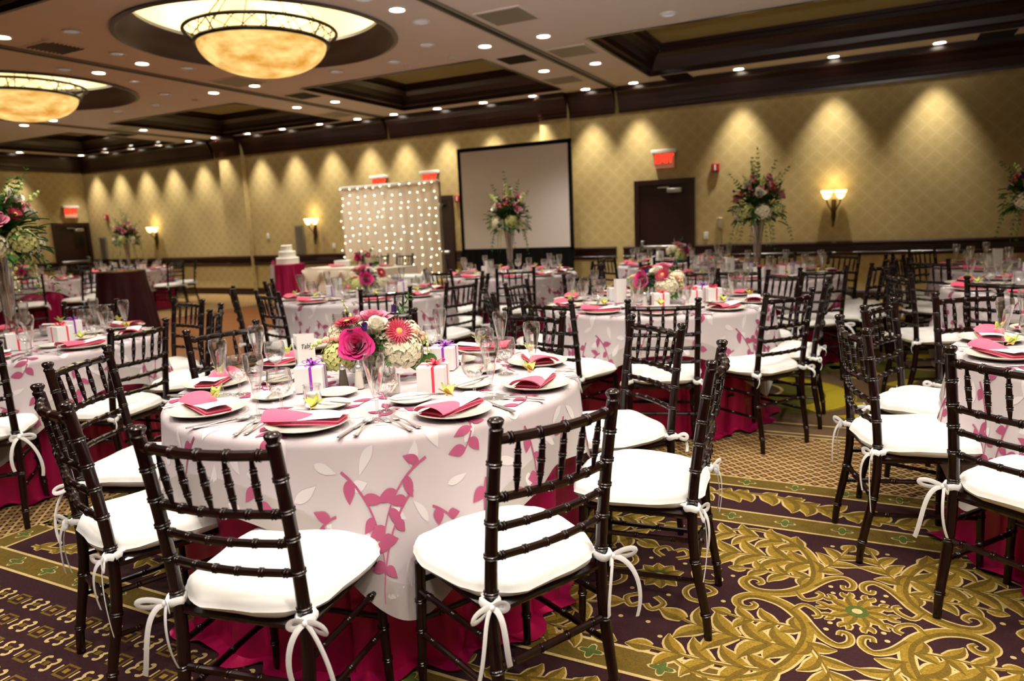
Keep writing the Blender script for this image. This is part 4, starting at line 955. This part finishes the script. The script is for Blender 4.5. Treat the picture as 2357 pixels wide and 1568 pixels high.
def low_bouquet():
    rnd = random.Random(11); r = empty('low_bouquet'); r['category'] = 'flower arrangement'
    # local x to the right in the photo, y away from the camera, z up
    def part(n, mats, fn, lab=None):
        b = MB(); fn(b); o = b.build(n, mats, r)
        if lab: o['label'] = lab
    part('vase', [M['vaseglass']], lambda b: b.lathe([(.0001, 0), (.05, 0), (.055, .005), (.055, .125), (.052, .126), (.051, .01), (.0001, .008)], 24, close=False))
    part('stems', M['stem'], lambda b: [b.tube([(.03*cos(k*2.4), .03*sin(k*2.4), .012), (.045*cos(k*2.4+2.5), .045*sin(k*2.4+2.5), .14)], .003, 5) for k in range(16)])
    part('rose', M['rosepink'], lambda b: rose(b, (-.05, -.085, .155), (-.15, -1, .35), .066, n=36), 'large hot pink rose facing the camera')
    part('rose', M['rosewhite'], lambda b: rose(b, (.03, -.03, .205), (.0, -.5, 1), .06, openk=.8), 'cream rose at the top')
    part('rose', M['roselight'], lambda b: rose(b, (.02, .05, .225), (.05, -.15, 1), .068, openk=1.1), 'wide pink rose on top')
    part('gerbera_daisy', [M['gerb'], M['gerbeye']], lambda b: gerbera(b, (.115, -.095, .205), (.2, -1, .5), .062), 'crimson gerbera facing the camera')
    part('gerbera_daisy', [M['gerb'], M['gerbeye']], lambda b: gerbera(b, (-.085, -.01, .245), (-.15, -.15, 1), .062), 'crimson gerbera seen edge on')
    part('hydrangea', M['hyd'], lambda b: hydr(b, (.12, -.05, .12), .082, rnd, 210)); part('hydrangea', M['hyd'], lambda b: hydr(b, (.07, -.03, .17), .05, rnd, 90)); part('hydrangea', M['hyd'], lambda b: hydr(b, (.155, .03, .175), .055, rnd, 100))
    part('hydrangea', M['hydgreen'], lambda b: hydr(b, (-.125, -.04, .11), .066, rnd, 120)); part('hydrangea', M['hyd'], lambda b: hydr(b, (-.11, .02, .19), .055, rnd, 100)); part('hydrangea', M['hyd'], lambda b: hydr(b, (0, .12, .16), .075, rnd, 120))
    part('snapdragon', [M['peach'], M['budgreen'], M['stem']], lambda b: spike(b, [(-.08, -.04, .16), (-.15, -.05, .205), (-.2, -.05, .185), (-.235, -.05, .15)], .026, 16, rnd), 'peach and green snapdragon drooping left')
    part('snapdragon', [M['peach'], M['budgreen'], M['stem']], lambda b: spike(b, [(.13, .0, .19), (.2, -.02, .2), (.235, -.02, .16), (.225, -.02, .08)], .024, 14, rnd), 'peach and green snapdragon drooping right')
    part('snapdragon', [M['budgreen'], M['budgreen'], M['stem']], lambda b: spike(b, [(-.04, .03, .2), (-.09, .05, .28), (-.1, .05, .34)], .016, 8, rnd), 'pale green bud stem')
    part('snapdragon', [M['peach'], M['peach'], M['stem']], lambda b: [b.sph((-.13+.02*k, -.06+.006*k, .15+.012*(k % 3)), .016, 8, 6) for k in range(5)], 'peach buds')
    for c, d in (((-.015, -.095, .225), (-.1, -.3, 1)), ((.105, .08, .27), (.3, 0, 1))):
        part('lisianthus_bud', [M['violet']], lambda b: rose(b, c, d, .03, openk=.5, n=8), 'violet bud')
    def fol(b):
        for k in range(90):
            a = rnd.uniform(0, 2*pi); e = rnd.uniform(-.35, .7); d = Vector((cos(a)*cos(e), sin(a)*cos(e), sin(e)))
            leafp(b, Vector((0, 0, .14))+d*rnd.uniform(.03, .1), d, (0, 0, 1), rnd.uniform(.05, .09), rnd.uniform(.012, .02), 0)
        spray(b, [(.08, .05, .2), (.14, .05, .28), (.17, .04, .33)], 7, .045, .007, rnd); spray(b, [(.05, -.1, .12), (.08, -.13, .07), (.06, -.14, .04)], 9, .02, .004, rnd)
        for k in range(5): leafp(b, (.15+.02*k, -.07+.02*k, .09), (.5, -.2, -.8), (0, -1, .2), .07, .02, 1)
    part('foliage', [M['leafdark'], M['leaf']], fol)
    return r
LOW = Proto(low_bouquet(), .97)
def tall_bouquet():
    rnd = random.Random(5); r = empty('tall_arrangement'); r['category'] = 'flower arrangement'
    def part(n, mats, fn, lab=None):
        b = MB(); fn(b); o = b.build(n, mats, r)
        if lab: o['label'] = lab
    vp = [(.0001, 0), (.075, 0), (.078, .006), (.03, .02), (.025, .03), (.045, .06), (.05, .085), (.035, .12), (.03, .14), (.034, .2), (.045, .38), (.068, .55), (.066, .55), (.043, .38), (.032, .2), (.0001, .16)]
    part('vase', M['vaseglass'], lambda b: b.lathe(vp, 24, close=False), 'trumpet shaped clear glass vase')
    def tw(b):
        for k in range(6): a = k*1.05; b.tube(bez([(.0, 0, .15), (.03*cos(a), .03*sin(a), .3), (-.035*cos(a+1), -.035*sin(a+1), .45), (.05*cos(a), .05*sin(a), .58)], 12), .0065, 6)
    part('branches', M['twig'], tw); 
    O = Vector((0, 0, .66))
    def fol(b):
        for k in range(520):
            a = rnd.uniform(0, 2*pi); e = rnd.uniform(-.5, 1.3); d = Vector((cos(a)*cos(e), sin(a)*cos(e), sin(e)*1.1)); q = rnd.uniform(.04, .24)
            leafp(b, O+d*q, d+Vector((rnd.uniform(-.5, .5), rnd.uniform(-.5, .5), rnd.uniform(-.4, .4))), (0, 0, 1), rnd.uniform(.06, .11), rnd.uniform(.016, .028), 0 if rnd.random() < .75 else 2)
        for a, h, L in ((.3, .52, .06), (2.0, .44, .2), (4.0, .48, .18), (.9, .36, .3), (3.2, .4, .3), (5.2, .36, .3), (1.6, .6, .03)):
            d = Vector((cos(a), sin(a), 0)); spray(b, [O+d*.05+Vector((0, 0, .1)), O+d*L*.6+Vector((0, 0, h*.6)), O+d*L+Vector((0, 0, h))], 11, .055, .011, rnd, 2)
        for a, L, dz in ((.1, .3, -.38), (1.2, .24, -.33), (2.3, .3, -.34), (3.3, .34, -.3), (4.4, .25, -.4), (5.4, .3, -.36)):
            d = Vector((cos(a), sin(a), 0)); spray(b, [O+d*.1, O+d*(L*.8)+Vector((0, 0, .0)), O+d*L+Vector((0, 0, dz))], 14, .045, .009, rnd, 2)
        for k in range(14): a = k*2.4; leafp(b, O+Vector((cos(a)*.15, sin(a)*.15, rnd.uniform(-.05, .2))), (cos(a), sin(a), .3), (0, 0, 1), .05, .025, 3)
    part('foliage', [M['leafdark'], M['stem'], M['leaf'], M['euca']], fol)
    for k in range(6):
        a = k*1.05+.2; m_ = ('hyd', 'hydgreen', 'hyd', 'hydgreen', 'hyd', 'hydgreen')[k]
        part('hydrangea', M[m_], lambda b: hydr(b, O+Vector((cos(a)*.17, sin(a)*.17, -.03+.02*(k % 2))), .088, rnd, 90))
    for k, (a, h, q, m_) in enumerate(((.5, .12, .2, 'roselight'), (2.1, .16, .18, 'rosewhite'), (3.6, .14, .21, 'roselight'), (5.0, .2, .17, 'rosewhite'), (1.3, .26, .14, 'rosewhite'), (4.3, .3, .12, 'roselight'))):
        part('rose', M[m_], lambda b: rose(b, O+Vector((cos(a)*q, sin(a)*q, h)), (cos(a), sin(a), .6), .058, n=16))
    for a, h in ((1.0, .16), (2.9, .2), (4.7, .14), (6.0, .2)):
        part('gerbera_daisy', [M['gerb'], M['gerbeye']], lambda b: gerbera(b, O+Vector((cos(a)*.2, sin(a)*.2, h)), (cos(a), sin(a), .5), .05))
    for k in range(7):
        a = k*.9+.4; L = (.06, .2, .24, .22, .24, .2, .1)[k]; h = (.5, .36, .32, .38, .3, .36, .44)[k]
        part('snapdragon', [M['snap'], M['budgreen'], M['stem']], lambda b: spike(b, [O+Vector((cos(a)*.06, sin(a)*.06, .12)), O+Vector((cos(a)*L*.6, sin(a)*L*.6, h*.65)), O+Vector((cos(a)*L*1.15, sin(a)*L*1.15, h))], .044, 17, rnd), 'pink snapdragon spike')
    for a, h in ((.2, .2), (3.0, .24), (4.9, .12)):
        part('lisianthus_bud', M['violet'], lambda b: rose(b, O+Vector((cos(a)*.24, sin(a)*.24, h)), (cos(a), sin(a), .8), .025, openk=.6, n=8))
    for a in (.7, 2.6, 4.5):
        part('orchid_trail', [M['budgreen'], M['hydgreen'], M['stem']], lambda b: spike(b, [O+Vector((cos(a)*.12, sin(a)*.12, -.05)), O+Vector((cos(a)*.22, sin(a)*.22, -.1)), O+Vector((cos(a)*.23, sin(a)*.23, -.38))], .03, 12, rnd))
    return r
TALL = Proto(tall_bouquet(), .93)
# ---------------------------------------------------------------- placing the tables
def proj(p):
    d = Vector(p)-Vector((0, 0, EYE)); w = d.dot(_fw)
    return (2357/2+_f*d.dot(_r2)/w, 1568/2-_f*d.dot(_u2)/w) if w > .1 else (-9999, -9999)
def seen(p, m=60): x, y = proj(p); return -m < x < 2357+m and -m < y < 1568+m
HOURS = ['twelve', 'one', 'two', 'three', 'four', 'five', 'six', 'seven', 'eight', 'nine', 'ten', 'eleven']
def clock(c, phi):
    away = math.atan2(c[1], c[0]); return HOURS[round(((away-phi) % (2*pi))/(2*pi)*12) % 12]
BOWED = {'A', 'B', 'C', 'L1', 'L2', 'ah', 'ai', 'aj', 'Y1', 'e', 'w'}
class Table:
    def __init__(s, key, c, short, chairs, corner, full=False, cut=True, tall=False, seatname=None, fill=True, ov=None, chairdesc=None, seed=1):
        s.c = c; s.short = short; s.view = math.atan2(-c[0], c[1]); rnd = random.Random(seed); s.rnd = rnd
        TB.place((*c, 0), R_(20), f'round banquet table under the cloths of the {short}', 'round banquet tables')
        mobj('tablecloth', SA, (*c, 0), R_(corner*1.3), f'fuchsia satin floor length cloth of the {short}', 'tablecloth', 'fuchsia satin cloths')
        mobj('overlay_cloth', ov or OV, (*c, 0), R_(corner-45), f'sheer white overlay with pink leaves on the {short}', 'tablecloth', 'pink leaf overlays')
        seats = []
        for k, ch in chairs.items():
            phi = math.atan2(ch[1]-c[1], ch[0]-c[0]); q = math.hypot(ch[0]-c[0], ch[1]-c[1]); q = q if seatname else min(1.3, max(1.1, q)); seats.append((phi % (2*pi), k))
            dphi = (ch[2] if len(ch) > 2 else 0); rz = phi+pi/2+R_(dphi)
            fx, fy = -sin(rz), cos(rz); x, y = c[0]+q*cos(phi), c[1]+q*sin(phi)
            lab = chairdesc[k] if chairdesc else f"dark chair with white cushion at {clock(c, phi)} o'clock of the {short}"
            (CHAIR if k in BOWED else CHAIRK).place((x+fx*.245, y+fy*.245, 0), rz, lab, f'chairs of the {short}')
        seats.sort(); out = list(seats)
        if fill:
            for i in range(len(seats)):
                a, b = seats[i][0], seats[(i+1) % len(seats)][0]+(2*pi if i == len(seats)-1 else 0); n = round((b-a)/R_(40))-1
                for j in range(n): out.append((a+(b-a)*(j+1)/(n+1), None))
        for phi, k in sorted(out): s.setting(phi, k, full, cut, seatname)
    def setting(s, phi, k, full, cut, seatname):
        c = s.c; ix, iy = -cos(phi), -sin(phi); rx, ry = iy, -ix; rz = math.atan2(iy, ix)-pi/2; rnd = s.rnd; short = s.short
        at = lambda q, r_, f_: (c[0]+(q)*cos(phi)+rx*r_+ix*f_, c[1]+q*sin(phi)+ry*r_+iy*f_)
        px, py = at(.655, 0, 0)
        if not seen((px, py, .78)): return
        where = seatname[k] if seatname else f"at {clock(c, phi)} o'clock on the {short}"
        z = TZ+.0125; gr = lambda n: f'{n} on the {short}'
        PLATE.place((px, py, z), rz, f'ivory dinner plate under a napkin {where}', gr('dinner plates'))
        t = rz+rnd.uniform(-.15, .5); q = rnd.random()
        NAP.place((px, py, z+.0150), t, f'hot pink napkin {where}', gr('napkins'))
        MENU.place((px+.012*cos(t), py+.012*sin(t), z+.0150), t, f'white menu card {where}', gr('menu cards'))
        ORCH.place((px+.012*cos(t)-.03*sin(t), py+.012*sin(t)+.03*cos(t), z+.041), t+rnd.uniform(-.5, .5), f'lime green orchid {where}', gr('orchid blooms'), 1.0)
        x, y = at(.655, .185+rnd.uniform(-.015, .015), .09+rnd.uniform(-.02, .02)); FLUTE.place((x, y, z-.002), rnd.uniform(0, 6), f'empty champagne flute {where}', gr('champagne flutes'))
        x, y = at(.655, .175+rnd.uniform(-.015, .015), .18+rnd.uniform(-.02, .02)); WINE.place((x, y, z-.002), rnd.uniform(0, 6), f'round water goblet {where}', gr('water goblets'))
        x, y = at(.655, -.03+rnd.uniform(-.03, .03), .235); SIDE.place((x, y, z), rz, f'small ivory side plate {where}', gr('side plates'))
        if cut:
            for nm, P_, r_, f_, lab in (('forks', FORK, -.185, .0, 'steel fork nearest the plate'), ('forks', FORK, -.22, -.01, 'steel outer fork'), ('knives', KNIFE, .175, -.02, 'steel dinner knife'), ('spoons', SPOON, .205, -.01, 'steel spoon')):
                if rnd.random() < .06: continue
                x, y = at(.655, r_*.88, f_); P_.place((x, y, z+.0005), rz+rnd.uniform(-.12, .12), f'{lab} {where}', gr(nm))
            x, y = at(.655, -.03, .235); KNIFE.place((x, y, z+.0155), rz+1.1+rnd.uniform(-.3, .3), f'butter knife on the side plate {where}', gr('butter knives'), .82)
    def center(s, tall, ncard=True, nbox=4, spin=0):
        c = s.c; z = TZ+.0125; v = s.view; P_ = lambda a, b: (c[0]+.87*(a*cos(v)-b*sin(v)), c[1]+.87*(a*sin(v)+b*cos(v)), z); rnd = s.rnd
        if tall: TALL.place((*c, z), v+spin, f'tall vase of white, pink and green flowers on the {s.short}', 'tall flower arrangements')
        else: LOW.place((*c, z), v+spin, f'low bouquet of pink roses and cream hydrangeas on the {s.short}', 'low bouquets')
        if ncard: CARD0.place(P_(-.3, .0), v-.26, f'white folded table card on the {s.short}', 'white table cards')
        pos = [(-.34, .16), (.27, -.2), (.36, .13), (.03, -.37), (-.08, .36), (.43, -.06)][:nbox]; kp = kr = 0
        for i, (a, b) in enumerate(pos):
            side = ['left', 'front right', 'right', 'front', 'rear', 'far right'][i]
            (BOXP if i % 2 == 0 else BOXR).place(P_(a, b), v+rnd.uniform(-.5, .5), f'{"purple" if i % 2 == 0 else "red"} ribboned gift box {side} of the flowers on the {s.short}', f'gift boxes on the {s.short}')
        for i, (a, b) in enumerate(((-.2, -.28), (.2, .3))):
            VOT.place(P_(a, b), 0, f'glass votive candle {("in front of", "behind")[i]} the flowers on the {s.short}', f'votive candles on the {s.short}')
        SALT.place(P_(-.09, -.26), 0, f'salt shaker on the {s.short}', 'salt shakers'); PEPPER.place(P_(-.04, -.26), 0, f'pepper shaker on the {s.short}', 'pepper shakers')
CARD0 = Proto(card_(), .87)
# front table
S1 = {'A': 'at the front edge of the front table', 'B': 'at the front right of the front table', 'C': 'at the right edge of the front table', 'D': 'at the far right of the front table', 'E': 'at the back right of the front table', 'F': 'behind the bouquet of the front table', 'G': 'at the back left of the front table', 'L2': 'at the left edge of the front table', 'L1': 'at the front left of the front table'}
D1 = {'A': 'chiavari chair in the foreground left of centre, back to the camera, white bow at right', 'B': 'chiavari chair in the foreground right of centre, reddish lower rail, back to the camera', 'C': 'chiavari chair in profile right of the front table, standing on the gold scroll carpet',
      'D': 'chiavari chair at the far right of the front table, white seat facing left', 'E': 'chiavari chair behind the glasses at the back right of the front table', 'F': 'chiavari chair directly behind the bouquet of the front table', 'G': 'chiavari chair at the back left of the front table beside the tall white card',
      'L2': 'chiavari chair at the left edge of the front table, above the foreground left one', 'L1': 'chiavari chair in the left foreground, seen from the side with long hanging ties'}
T1 = Table('T1', (-1.72, 2.21), 'front table', {'A': (-1.356, 1.077, -8), 'B': (-.665, 1.54, 6), 'C': (-.437, 2.336), 'D': (-.83, 3.02, 8), 'E': (-1.53, 3.26, -4), 'F': (-2.4, 3.13, -4), 'G': (-2.876, 2.474, 2), 'L2': (-2.8, 1.7), 'L1': (-2.154, 1.208, 4)}, -48, seatname=S1, chairdesc=D1, seed=4)
z1 = TZ+.0125; v1 = T1.view
LOW.place((-1.745, 2.2, z1), v1, 'low bouquet with hot pink rose and crimson gerberas at the centre of the front table', 'low bouquets')
c19 = card_('19'); c19.location = (-2.12, 2.22, z1); c19.scale = (.87,)*3; c19.rotation_euler = (0, 0, v1-.26); tag(c19, 'tall white folded card reading Table 19 left of the bouquet on the front table')
for P_, x, y, rz, lab in ((BOXP, -1.86, 1.98, v1-.12, 'white gift box with purple ribbon left of the salt shakers on the front table'), (BOXR, -1.40, 2.11, v1-.3, 'white gift box with red ribbon right of the bouquet on the front table'),
                          (BOXP, -1.58, 2.47, v1-.35, 'white gift box with purple ribbon behind the red ribboned one on the front table'), (BOXR, -1.93, 2.36, v1+.2, 'white gift box with red ribbon half hidden behind the bouquet on the front table')):
    P_.place((x, y, z1), rz, lab, 'gift boxes on the front table')
for P_, x, y, lab in ((PEPPER, -1.775, 2.06, 'dark pepper shaker in front of the bouquet on the front table'), (SALT, -1.70, 2.06, 'pale salt shaker in front of the bouquet on the front table'), (PEPPER, -1.73, 2.52, 'dark pepper shaker behind the bouquet on the front table'),
                      (VOT, -1.71, 1.82, 'votive candle in front of the purple ribboned box on the front table'), (VOT, -1.52, 2.02, 'votive candle before the bouquet beside a champagne flute on the front table')):
    P_.place((x, y, z1), 0, lab, None)
SIDE.place((-1.715, 1.95, z1), 0, 'ivory side plate before the shakers near the middle of the front table')
T2 = Table('T2', (-4.60, 2.42), 'left tall-vase table', {'X2': (-3.44, 2.43, 10), 'S2': (-3.70, 3.15), 'S1': (-4.42, 3.53), 'Z1': (-5.26, 3.34), 'Y1': (-3.72, 1.68)}, -40, tall=True, seed=8); T2.center(True, spin=-2.0)
T3 = Table('T3', (-4.10, 5.17), 'table before the cake', {'a': (-4.19, 4.06, -14), 'b': (-4.87, 4.34), 'c': (-5.05, 5.08, 30), 'd': (-3.27, 4.35), 'e': (-2.97, 4.98), 'h': (-3.25, 5.80)}, -5, seed=9); T3.center(False, nbox=3, spin=.5)
T4 = Table('T4', (-3.80, 7.50), 'table before the screen', {'i': (-3.19, 6.40), 'g': (-4.05, 6.3), 'n': (-2.76, 7.5)}, -20, tall=True, cut=False, seed=10); T4.center(True, nbox=2, spin=1.6)
T5 = Table('T5', (-1.34, 4.90), 'table right of centre', {'p': (-1.0, 3.78), 'q': (-.40, 4.25), 'r': (-.25, 4.9), 's': (-.60, 5.66), 't': (-1.31, 6.0), 'm': (-2.13, 5.60), 'j': (-2.44, 4.9), 'k': (-2.3, 4.2), 'l': (-1.68, 3.75)}, -25, seed=11); T5.center(False, nbox=6, spin=-.6)
T6 = Table('T6', (-2.15, 9.0), 'table by the right door', {'o': (-2.8, 8.2), 'v': (-1.98, 7.85)}, 10, cut=False, seed=12); T6.center(False, nbox=2, spin=1.2)
T7 = Table('T7', (-.98, 7.2), 'tall-vase table by the phone', {'u': (-1.0, 6.1), 'w': (-.33, 6.08), 'x': (.1, 6.6), 'y': (.15, 7.35), 'z': (-.25, 8.1), 'aa': (-.93, 8.37), 'v2': (-2.05, 7.15)}, 38, ov=OV2, tall=True, cut=False, seed=13); T7.center(True, nbox=6, spin=2.7)
T8 = Table('T8', (1.30, 7.92), 'far right tall-vase table', {'ab': (.27, 7.7), 'ac': (.52, 8.6), 'ad': (.42, 6.95)}, 20, tall=True, cut=False, seed=14); T8.center(True, nbox=2, spin=4)
T9 = Table('T9', (1.24, 6.0), 'second right-edge table', {'ae': (.17, 5.58), 'af': (.70, 5.06)}, -70, cut=True, seed=15); T9.center(False, nbox=5, spin=2)
T10 = Table('T10', (1.09, 3.4), 'nearest right-edge table', {'ah': (-.06, 3.07), 'ai': (.04, 3.77), 'aj': (.38, 2.45), 'ag': (.46, 4.28)}, -60, seed=16)
T11 = Table('T11', (-12.0, 6.62), 'far left-edge table', {k: (-12.0+1.2*cos(a), 6.62+1.2*sin(a)) for k, a in ((str(i), i*.785+.3) for i in range(8))}, 30, ov=OV2, cut=False, seed=17); T11.center(False, nbox=2)
T13 = Table('T13', (-13.1, 9.2), 'table behind the highboy', {k: (-13.1+1.2*cos(a), 9.2+1.2*sin(a)) for k, a in ((str(i), i*.785+.1) for i in range(8))}, 80, ov=OV2, tall=True, cut=False, seed=18); T13.center(True, nbox=2, spin=1)
CHAIRK.place((-4.98, 8.45, 0), R_(-60), 'dark chiavari chair standing alone right of the lit curtain beside the white table')
# ---------------------------------------------------------------- head table, cake, highboy, screen, curtain
def drape_tube(R0, R1, zt, n, nf, amp, ph=0, a0=0, a1=2*pi, top=True, flat=None):
    b = MB(); rows = 18; P = []
    for i in range(rows+1):
        t = i/rows
        for j in range(n+1):
            a = a0+(a1-a0)*j/n; w = sin(nf*a+ph)*.6+.4*sin(nf*1.7*a+2*ph); r = lerp(R0, R1, t**1.3)+amp*sm(0, .6, t)*w
            P.append((r*cos(a), r*sin(a), max(.006, lerp(zt, .006, t))))
    b.add(P, [(i*(n+1)+j, i*(n+1)+j+1, (i+1)*(n+1)+j+1, (i+1)*(n+1)+j) for i in range(rows) for j in range(n)])
    if top: b.lathe([(.0001, zt+.006), (R0*.97, zt+.006), (R0*.995, zt+.004), (R0, zt)], 60, close=False)
    return b
hb = empty('highboy_table', (-9.97, 6.85, 0), 0, 'cocktail highboy table in dark burgundy floor length drape left of the dance floor', 'table')
drape_tube(.33, .43, .9, 160, 9, .03).build('drape', M['burg'], hb)
b = MB(); b.lathe([(.0001, .906), (.325, .906), (.33, .912), (.325, .918), (.0001, .918)], 48, close=False); b.build('tabletop', M['bronze'], hb)
VOT.place((-10.1, 6.75, .918), 0, 'glass votive candle on the burgundy highboy')
ck = empty('cake_table', (-11.02, 11.35, 0), 0, 'small round cake table draped in fuchsia satin and printed sheer cloth', 'table')
drape_tube(.34, .41, .715, 160, 11, .03).build('satin_drape', M['satin'], ck)
drape_tube(.352, .43, .721, 70, 9, .025, 1, R_(150), R_(262), False).build('sheer_drape', M['organza'], ck)
cake = empty('wedding_cake', (-11.0, 11.33, .722), 0, 'three tier white wedding cake on the fuchsia cake table', 'cake')
for r_, z0, h in ((.235, .0, .14), (.175, .14, .13), (.115, .27, .125)):
    b = MB(); b.lathe([(.0001, z0), (r_, z0), (r_+.006, z0+.012), (r_, z0+.022), (r_, z0+h-.015), (r_-.015, z0+h), (.0001, z0+h)], 40, close=False); b.build('tier', M['icing'], cake)
b = MB(); rose(b, (-.2, -.2, .04), (-.3, -.8, .4), .05); tag(b.build('rose', M['rosepink'], cake), 'pink rose at the foot of the cake')
def rect_table(name, c, rz, L, D, z, m, label):
    r = empty(name, (*c, 0), rz, label, 'table'); b = MB(); n = 220; rows = 14; P = []
    def per(t):
        s = t*2*(L+D); x, y = 0, 0
        if s < L: return -L/2+s, -D/2, 0, -1
        if s < L+D: return L/2, -D/2+s-L, 1, 0
        if s < 2*L+D: return L/2-(s-L-D), D/2, 0, 1
        return -L/2, D/2-(s-2*L-D), -1, 0
    for i in range(rows+1):
        q = i/rows
        for j in range(n):
            x, y, nx, ny = per(j/n); w = (sin(j*.9)+.6*sin(j*.37+1))*.022*sm(.05, .6, q)+.04*q+.004; P.append((x+nx*w, y+ny*w, lerp(z, .006, q)))
    b.add(P, [(i*n+j, i*n+(j+1) % n, (i+1)*n+(j+1) % n, (i+1)*n+j) for i in range(rows) for j in range(n)]); b.box((0, 0, z), (L, D, .012)); b.build('cloth', m, r)
    b = MB()
    for k in range(4):
        x0 = -L/2+L*k/4; b.patch(lambda u, v: (x0+L/4*u, -D/2-.05-.02*sin(pi*v), z-.02-(.05+.26*sin(pi*u))*v), 14, 6)
    b.build('swag', m, r); return r
HT = rect_table('head_table', (-7.58, 9.42), R_(-8.6), 1.95, .68, .755, M['ivory'], 'long ivory draped head table in front of the lit curtain')
rect_table('side_table', (-5.46, 7.75), R_(8), .6, .55, .74, M['cushion'], 'small white draped table right of the head table')
def onht(u, w, z=.762): a = R_(-8.6); return (-7.58+.88*(u*cos(a)-w*sin(a)), 9.42+.88*(u*sin(a)+w*cos(a)), z)
hd = 'on the ivory head table'
for u, w, l in ((-.62, .0, 'left'), (.1, .12, 'middle'), (.62, .1, 'right')):
    PLATE.place(onht(u, w), 0, f'ivory dinner plate at the {l} {hd}', 'plates on the head table'); NAP.place(onht(u, w, .77), .3, f'hot pink napkin at the {l} {hd}', 'napkins on the head table')
for u, w, l in ((-.3, .2, 'left'), (.34, .22, 'middle'), (.85, .2, 'right')): FLUTE.place(onht(u, w), 0, f'champagne flute at the {l} {hd}', 'flutes on the head table')
b = MB(); b.box((0, 0, .05), (.34, .24, .1), bev=.006); o = b.build('cake_box', M['white'], loc=onht(-.6, .22)); tag(o, 'flat white box standing on the left of the ivory head table', 'box')
LOW.place(onht(.28, -.15), .4, 'low pink bouquet on the ivory head table', 'low bouquets')
for x, y, l in ((-7.96, 10.24, 'left'), (-7.36, 10.14, 'right')): CHAIRK.place((x, y, 0), R_(172), f'{l} one of two dark chairs behind the ivory head table before the curtain', 'head table chairs')
b = empty('wooden_crate', (-6.75, 10.72, 0), R_(10), 'pale wooden crate on the floor by the door between curtain and screen', 'crate'); q = MB(); q.box((0, 0, .22), (.36, .3, .44), bev=.02); q.build('box', M['tan'], b); q = MB(); q.box((0, -.155, .22), (.32, .02, .1)); tag(q.build('band', M['grey'], b), 'grey band')
UNIT = .9379   # fixed against the hall plan
# projection screen
ps = empty('projection_screen', (-6.04, 12.2, 0), 0, 'large white projection screen on a stand with black skirt behind the tall flowers', 'projection screen')
b = MB(); b.box((0, 0, 1.915), (2.24, .03, 1.86)); b.build('screen_fabric', M['screen'], ps, False)
b = MB()
for s in (-1, 1): b.box((s*1.15, -.005, 1.92), (.06, .05, 1.96))
b.box((0, -.005, 2.875), (2.36, .05, .07)); b.box((0, -.005, .965), (2.36, .05, .05)); b.build('frame', M['black'], ps, False)
for s in (-1, 1): b = MB(); b.box((s*.9, .12, .5), (.04, .04, 1.0)); b.box((s*.9, .1, .02), (.05, .5, .04)); b.build('stand_leg', M['black'], ps, False)
b = MB(); n = 120; P = []
for i in range(2):
    for j in range(n+1): P.append((-1.2+2.4*j/n, -.05-.025*sin(j*.9)*(1 if i else .4), (.94, .01)[i]))
b.add(P, [(j, j+1, n+2+j, n+1+j) for j in range(n)]); tag(b.build('skirt', M['black'], ps), 'black pleated skirt')
# curtain with fairy lights
CX0, CX1, CY, CZ = -9.86, -7.5, 11.86, 2.31
cu = empty('drape_backdrop', ((CX0+CX1)/2, CY, 0), 0, 'ivory sheer drape backdrop hung with strings of fairy lights', 'curtain'); L = CX1-CX0
def cy(x): return .05*sin(x*13)+.03*sin(x*29+1)+.02*sin(x*5)
b = MB(); n = 260; P = []
for i in range(9):
    for j in range(n+1): x = -L/2+L*j/n; P.append((x, cy(x)*(.35+.65*i/8), lerp(CZ, .02, i/8)))
b.add(P, [(i*(n+1)+j, i*(n+1)+j+1, (i+1)*(n+1)+j+1, (i+1)*(n+1)+j) for i in range(8) for j in range(n)]); b.build('sheer_curtain', M['drape'], cu)
b = MB(); b.box((0, .0, CZ+.01), (L+.02, .1, .055), bev=.015); b.build('heading', M['cushion'], cu)
for s in (-1, 1): b = MB(); b.tube([(s*L/2, .06, 0), (s*L/2, .06, CZ)], .02, 8); b.box((s*L/2, .06, .01), (.4, .4, .02)); b.build('stand', M['grey'], cu)
rnd = random.Random(3); bm = MB(); bm.sph((0, 0, 0), .0105, 8, 6); BULB = bm.mesh('bulb', M['bulb'])
NS = 12
for k in range(NS):
    x0 = CX0+.07+(L-.06)*k/(NS-1)+rnd.uniform(-.03, .03); pts = []; x = x0
    for i in range(14): z = CZ-.02-.155*i; x = x0+.035*sin(i*1.3+k)+rnd.uniform(-.03, .03); pts.append((x, CY-.095-.02*rnd.random(), z+rnd.uniform(-.03, .03)))
    st = empty('fairy_light_string', (0, 0, 0), 0, f'string of warm fairy lights down the ivory drape, {ordn[k]} from the left', 'fairy lights', 'fairy light strings')
    b = MB(); b.tube(pts, .0022, 4); b.build('wire', M['white'], st)
    for p in pts:
        o = bpy.data.objects.new('bulb', BULB); COL.objects.link(o); o.parent = st; o.location = Vector(p)*UNIT
UNIT = 1.0
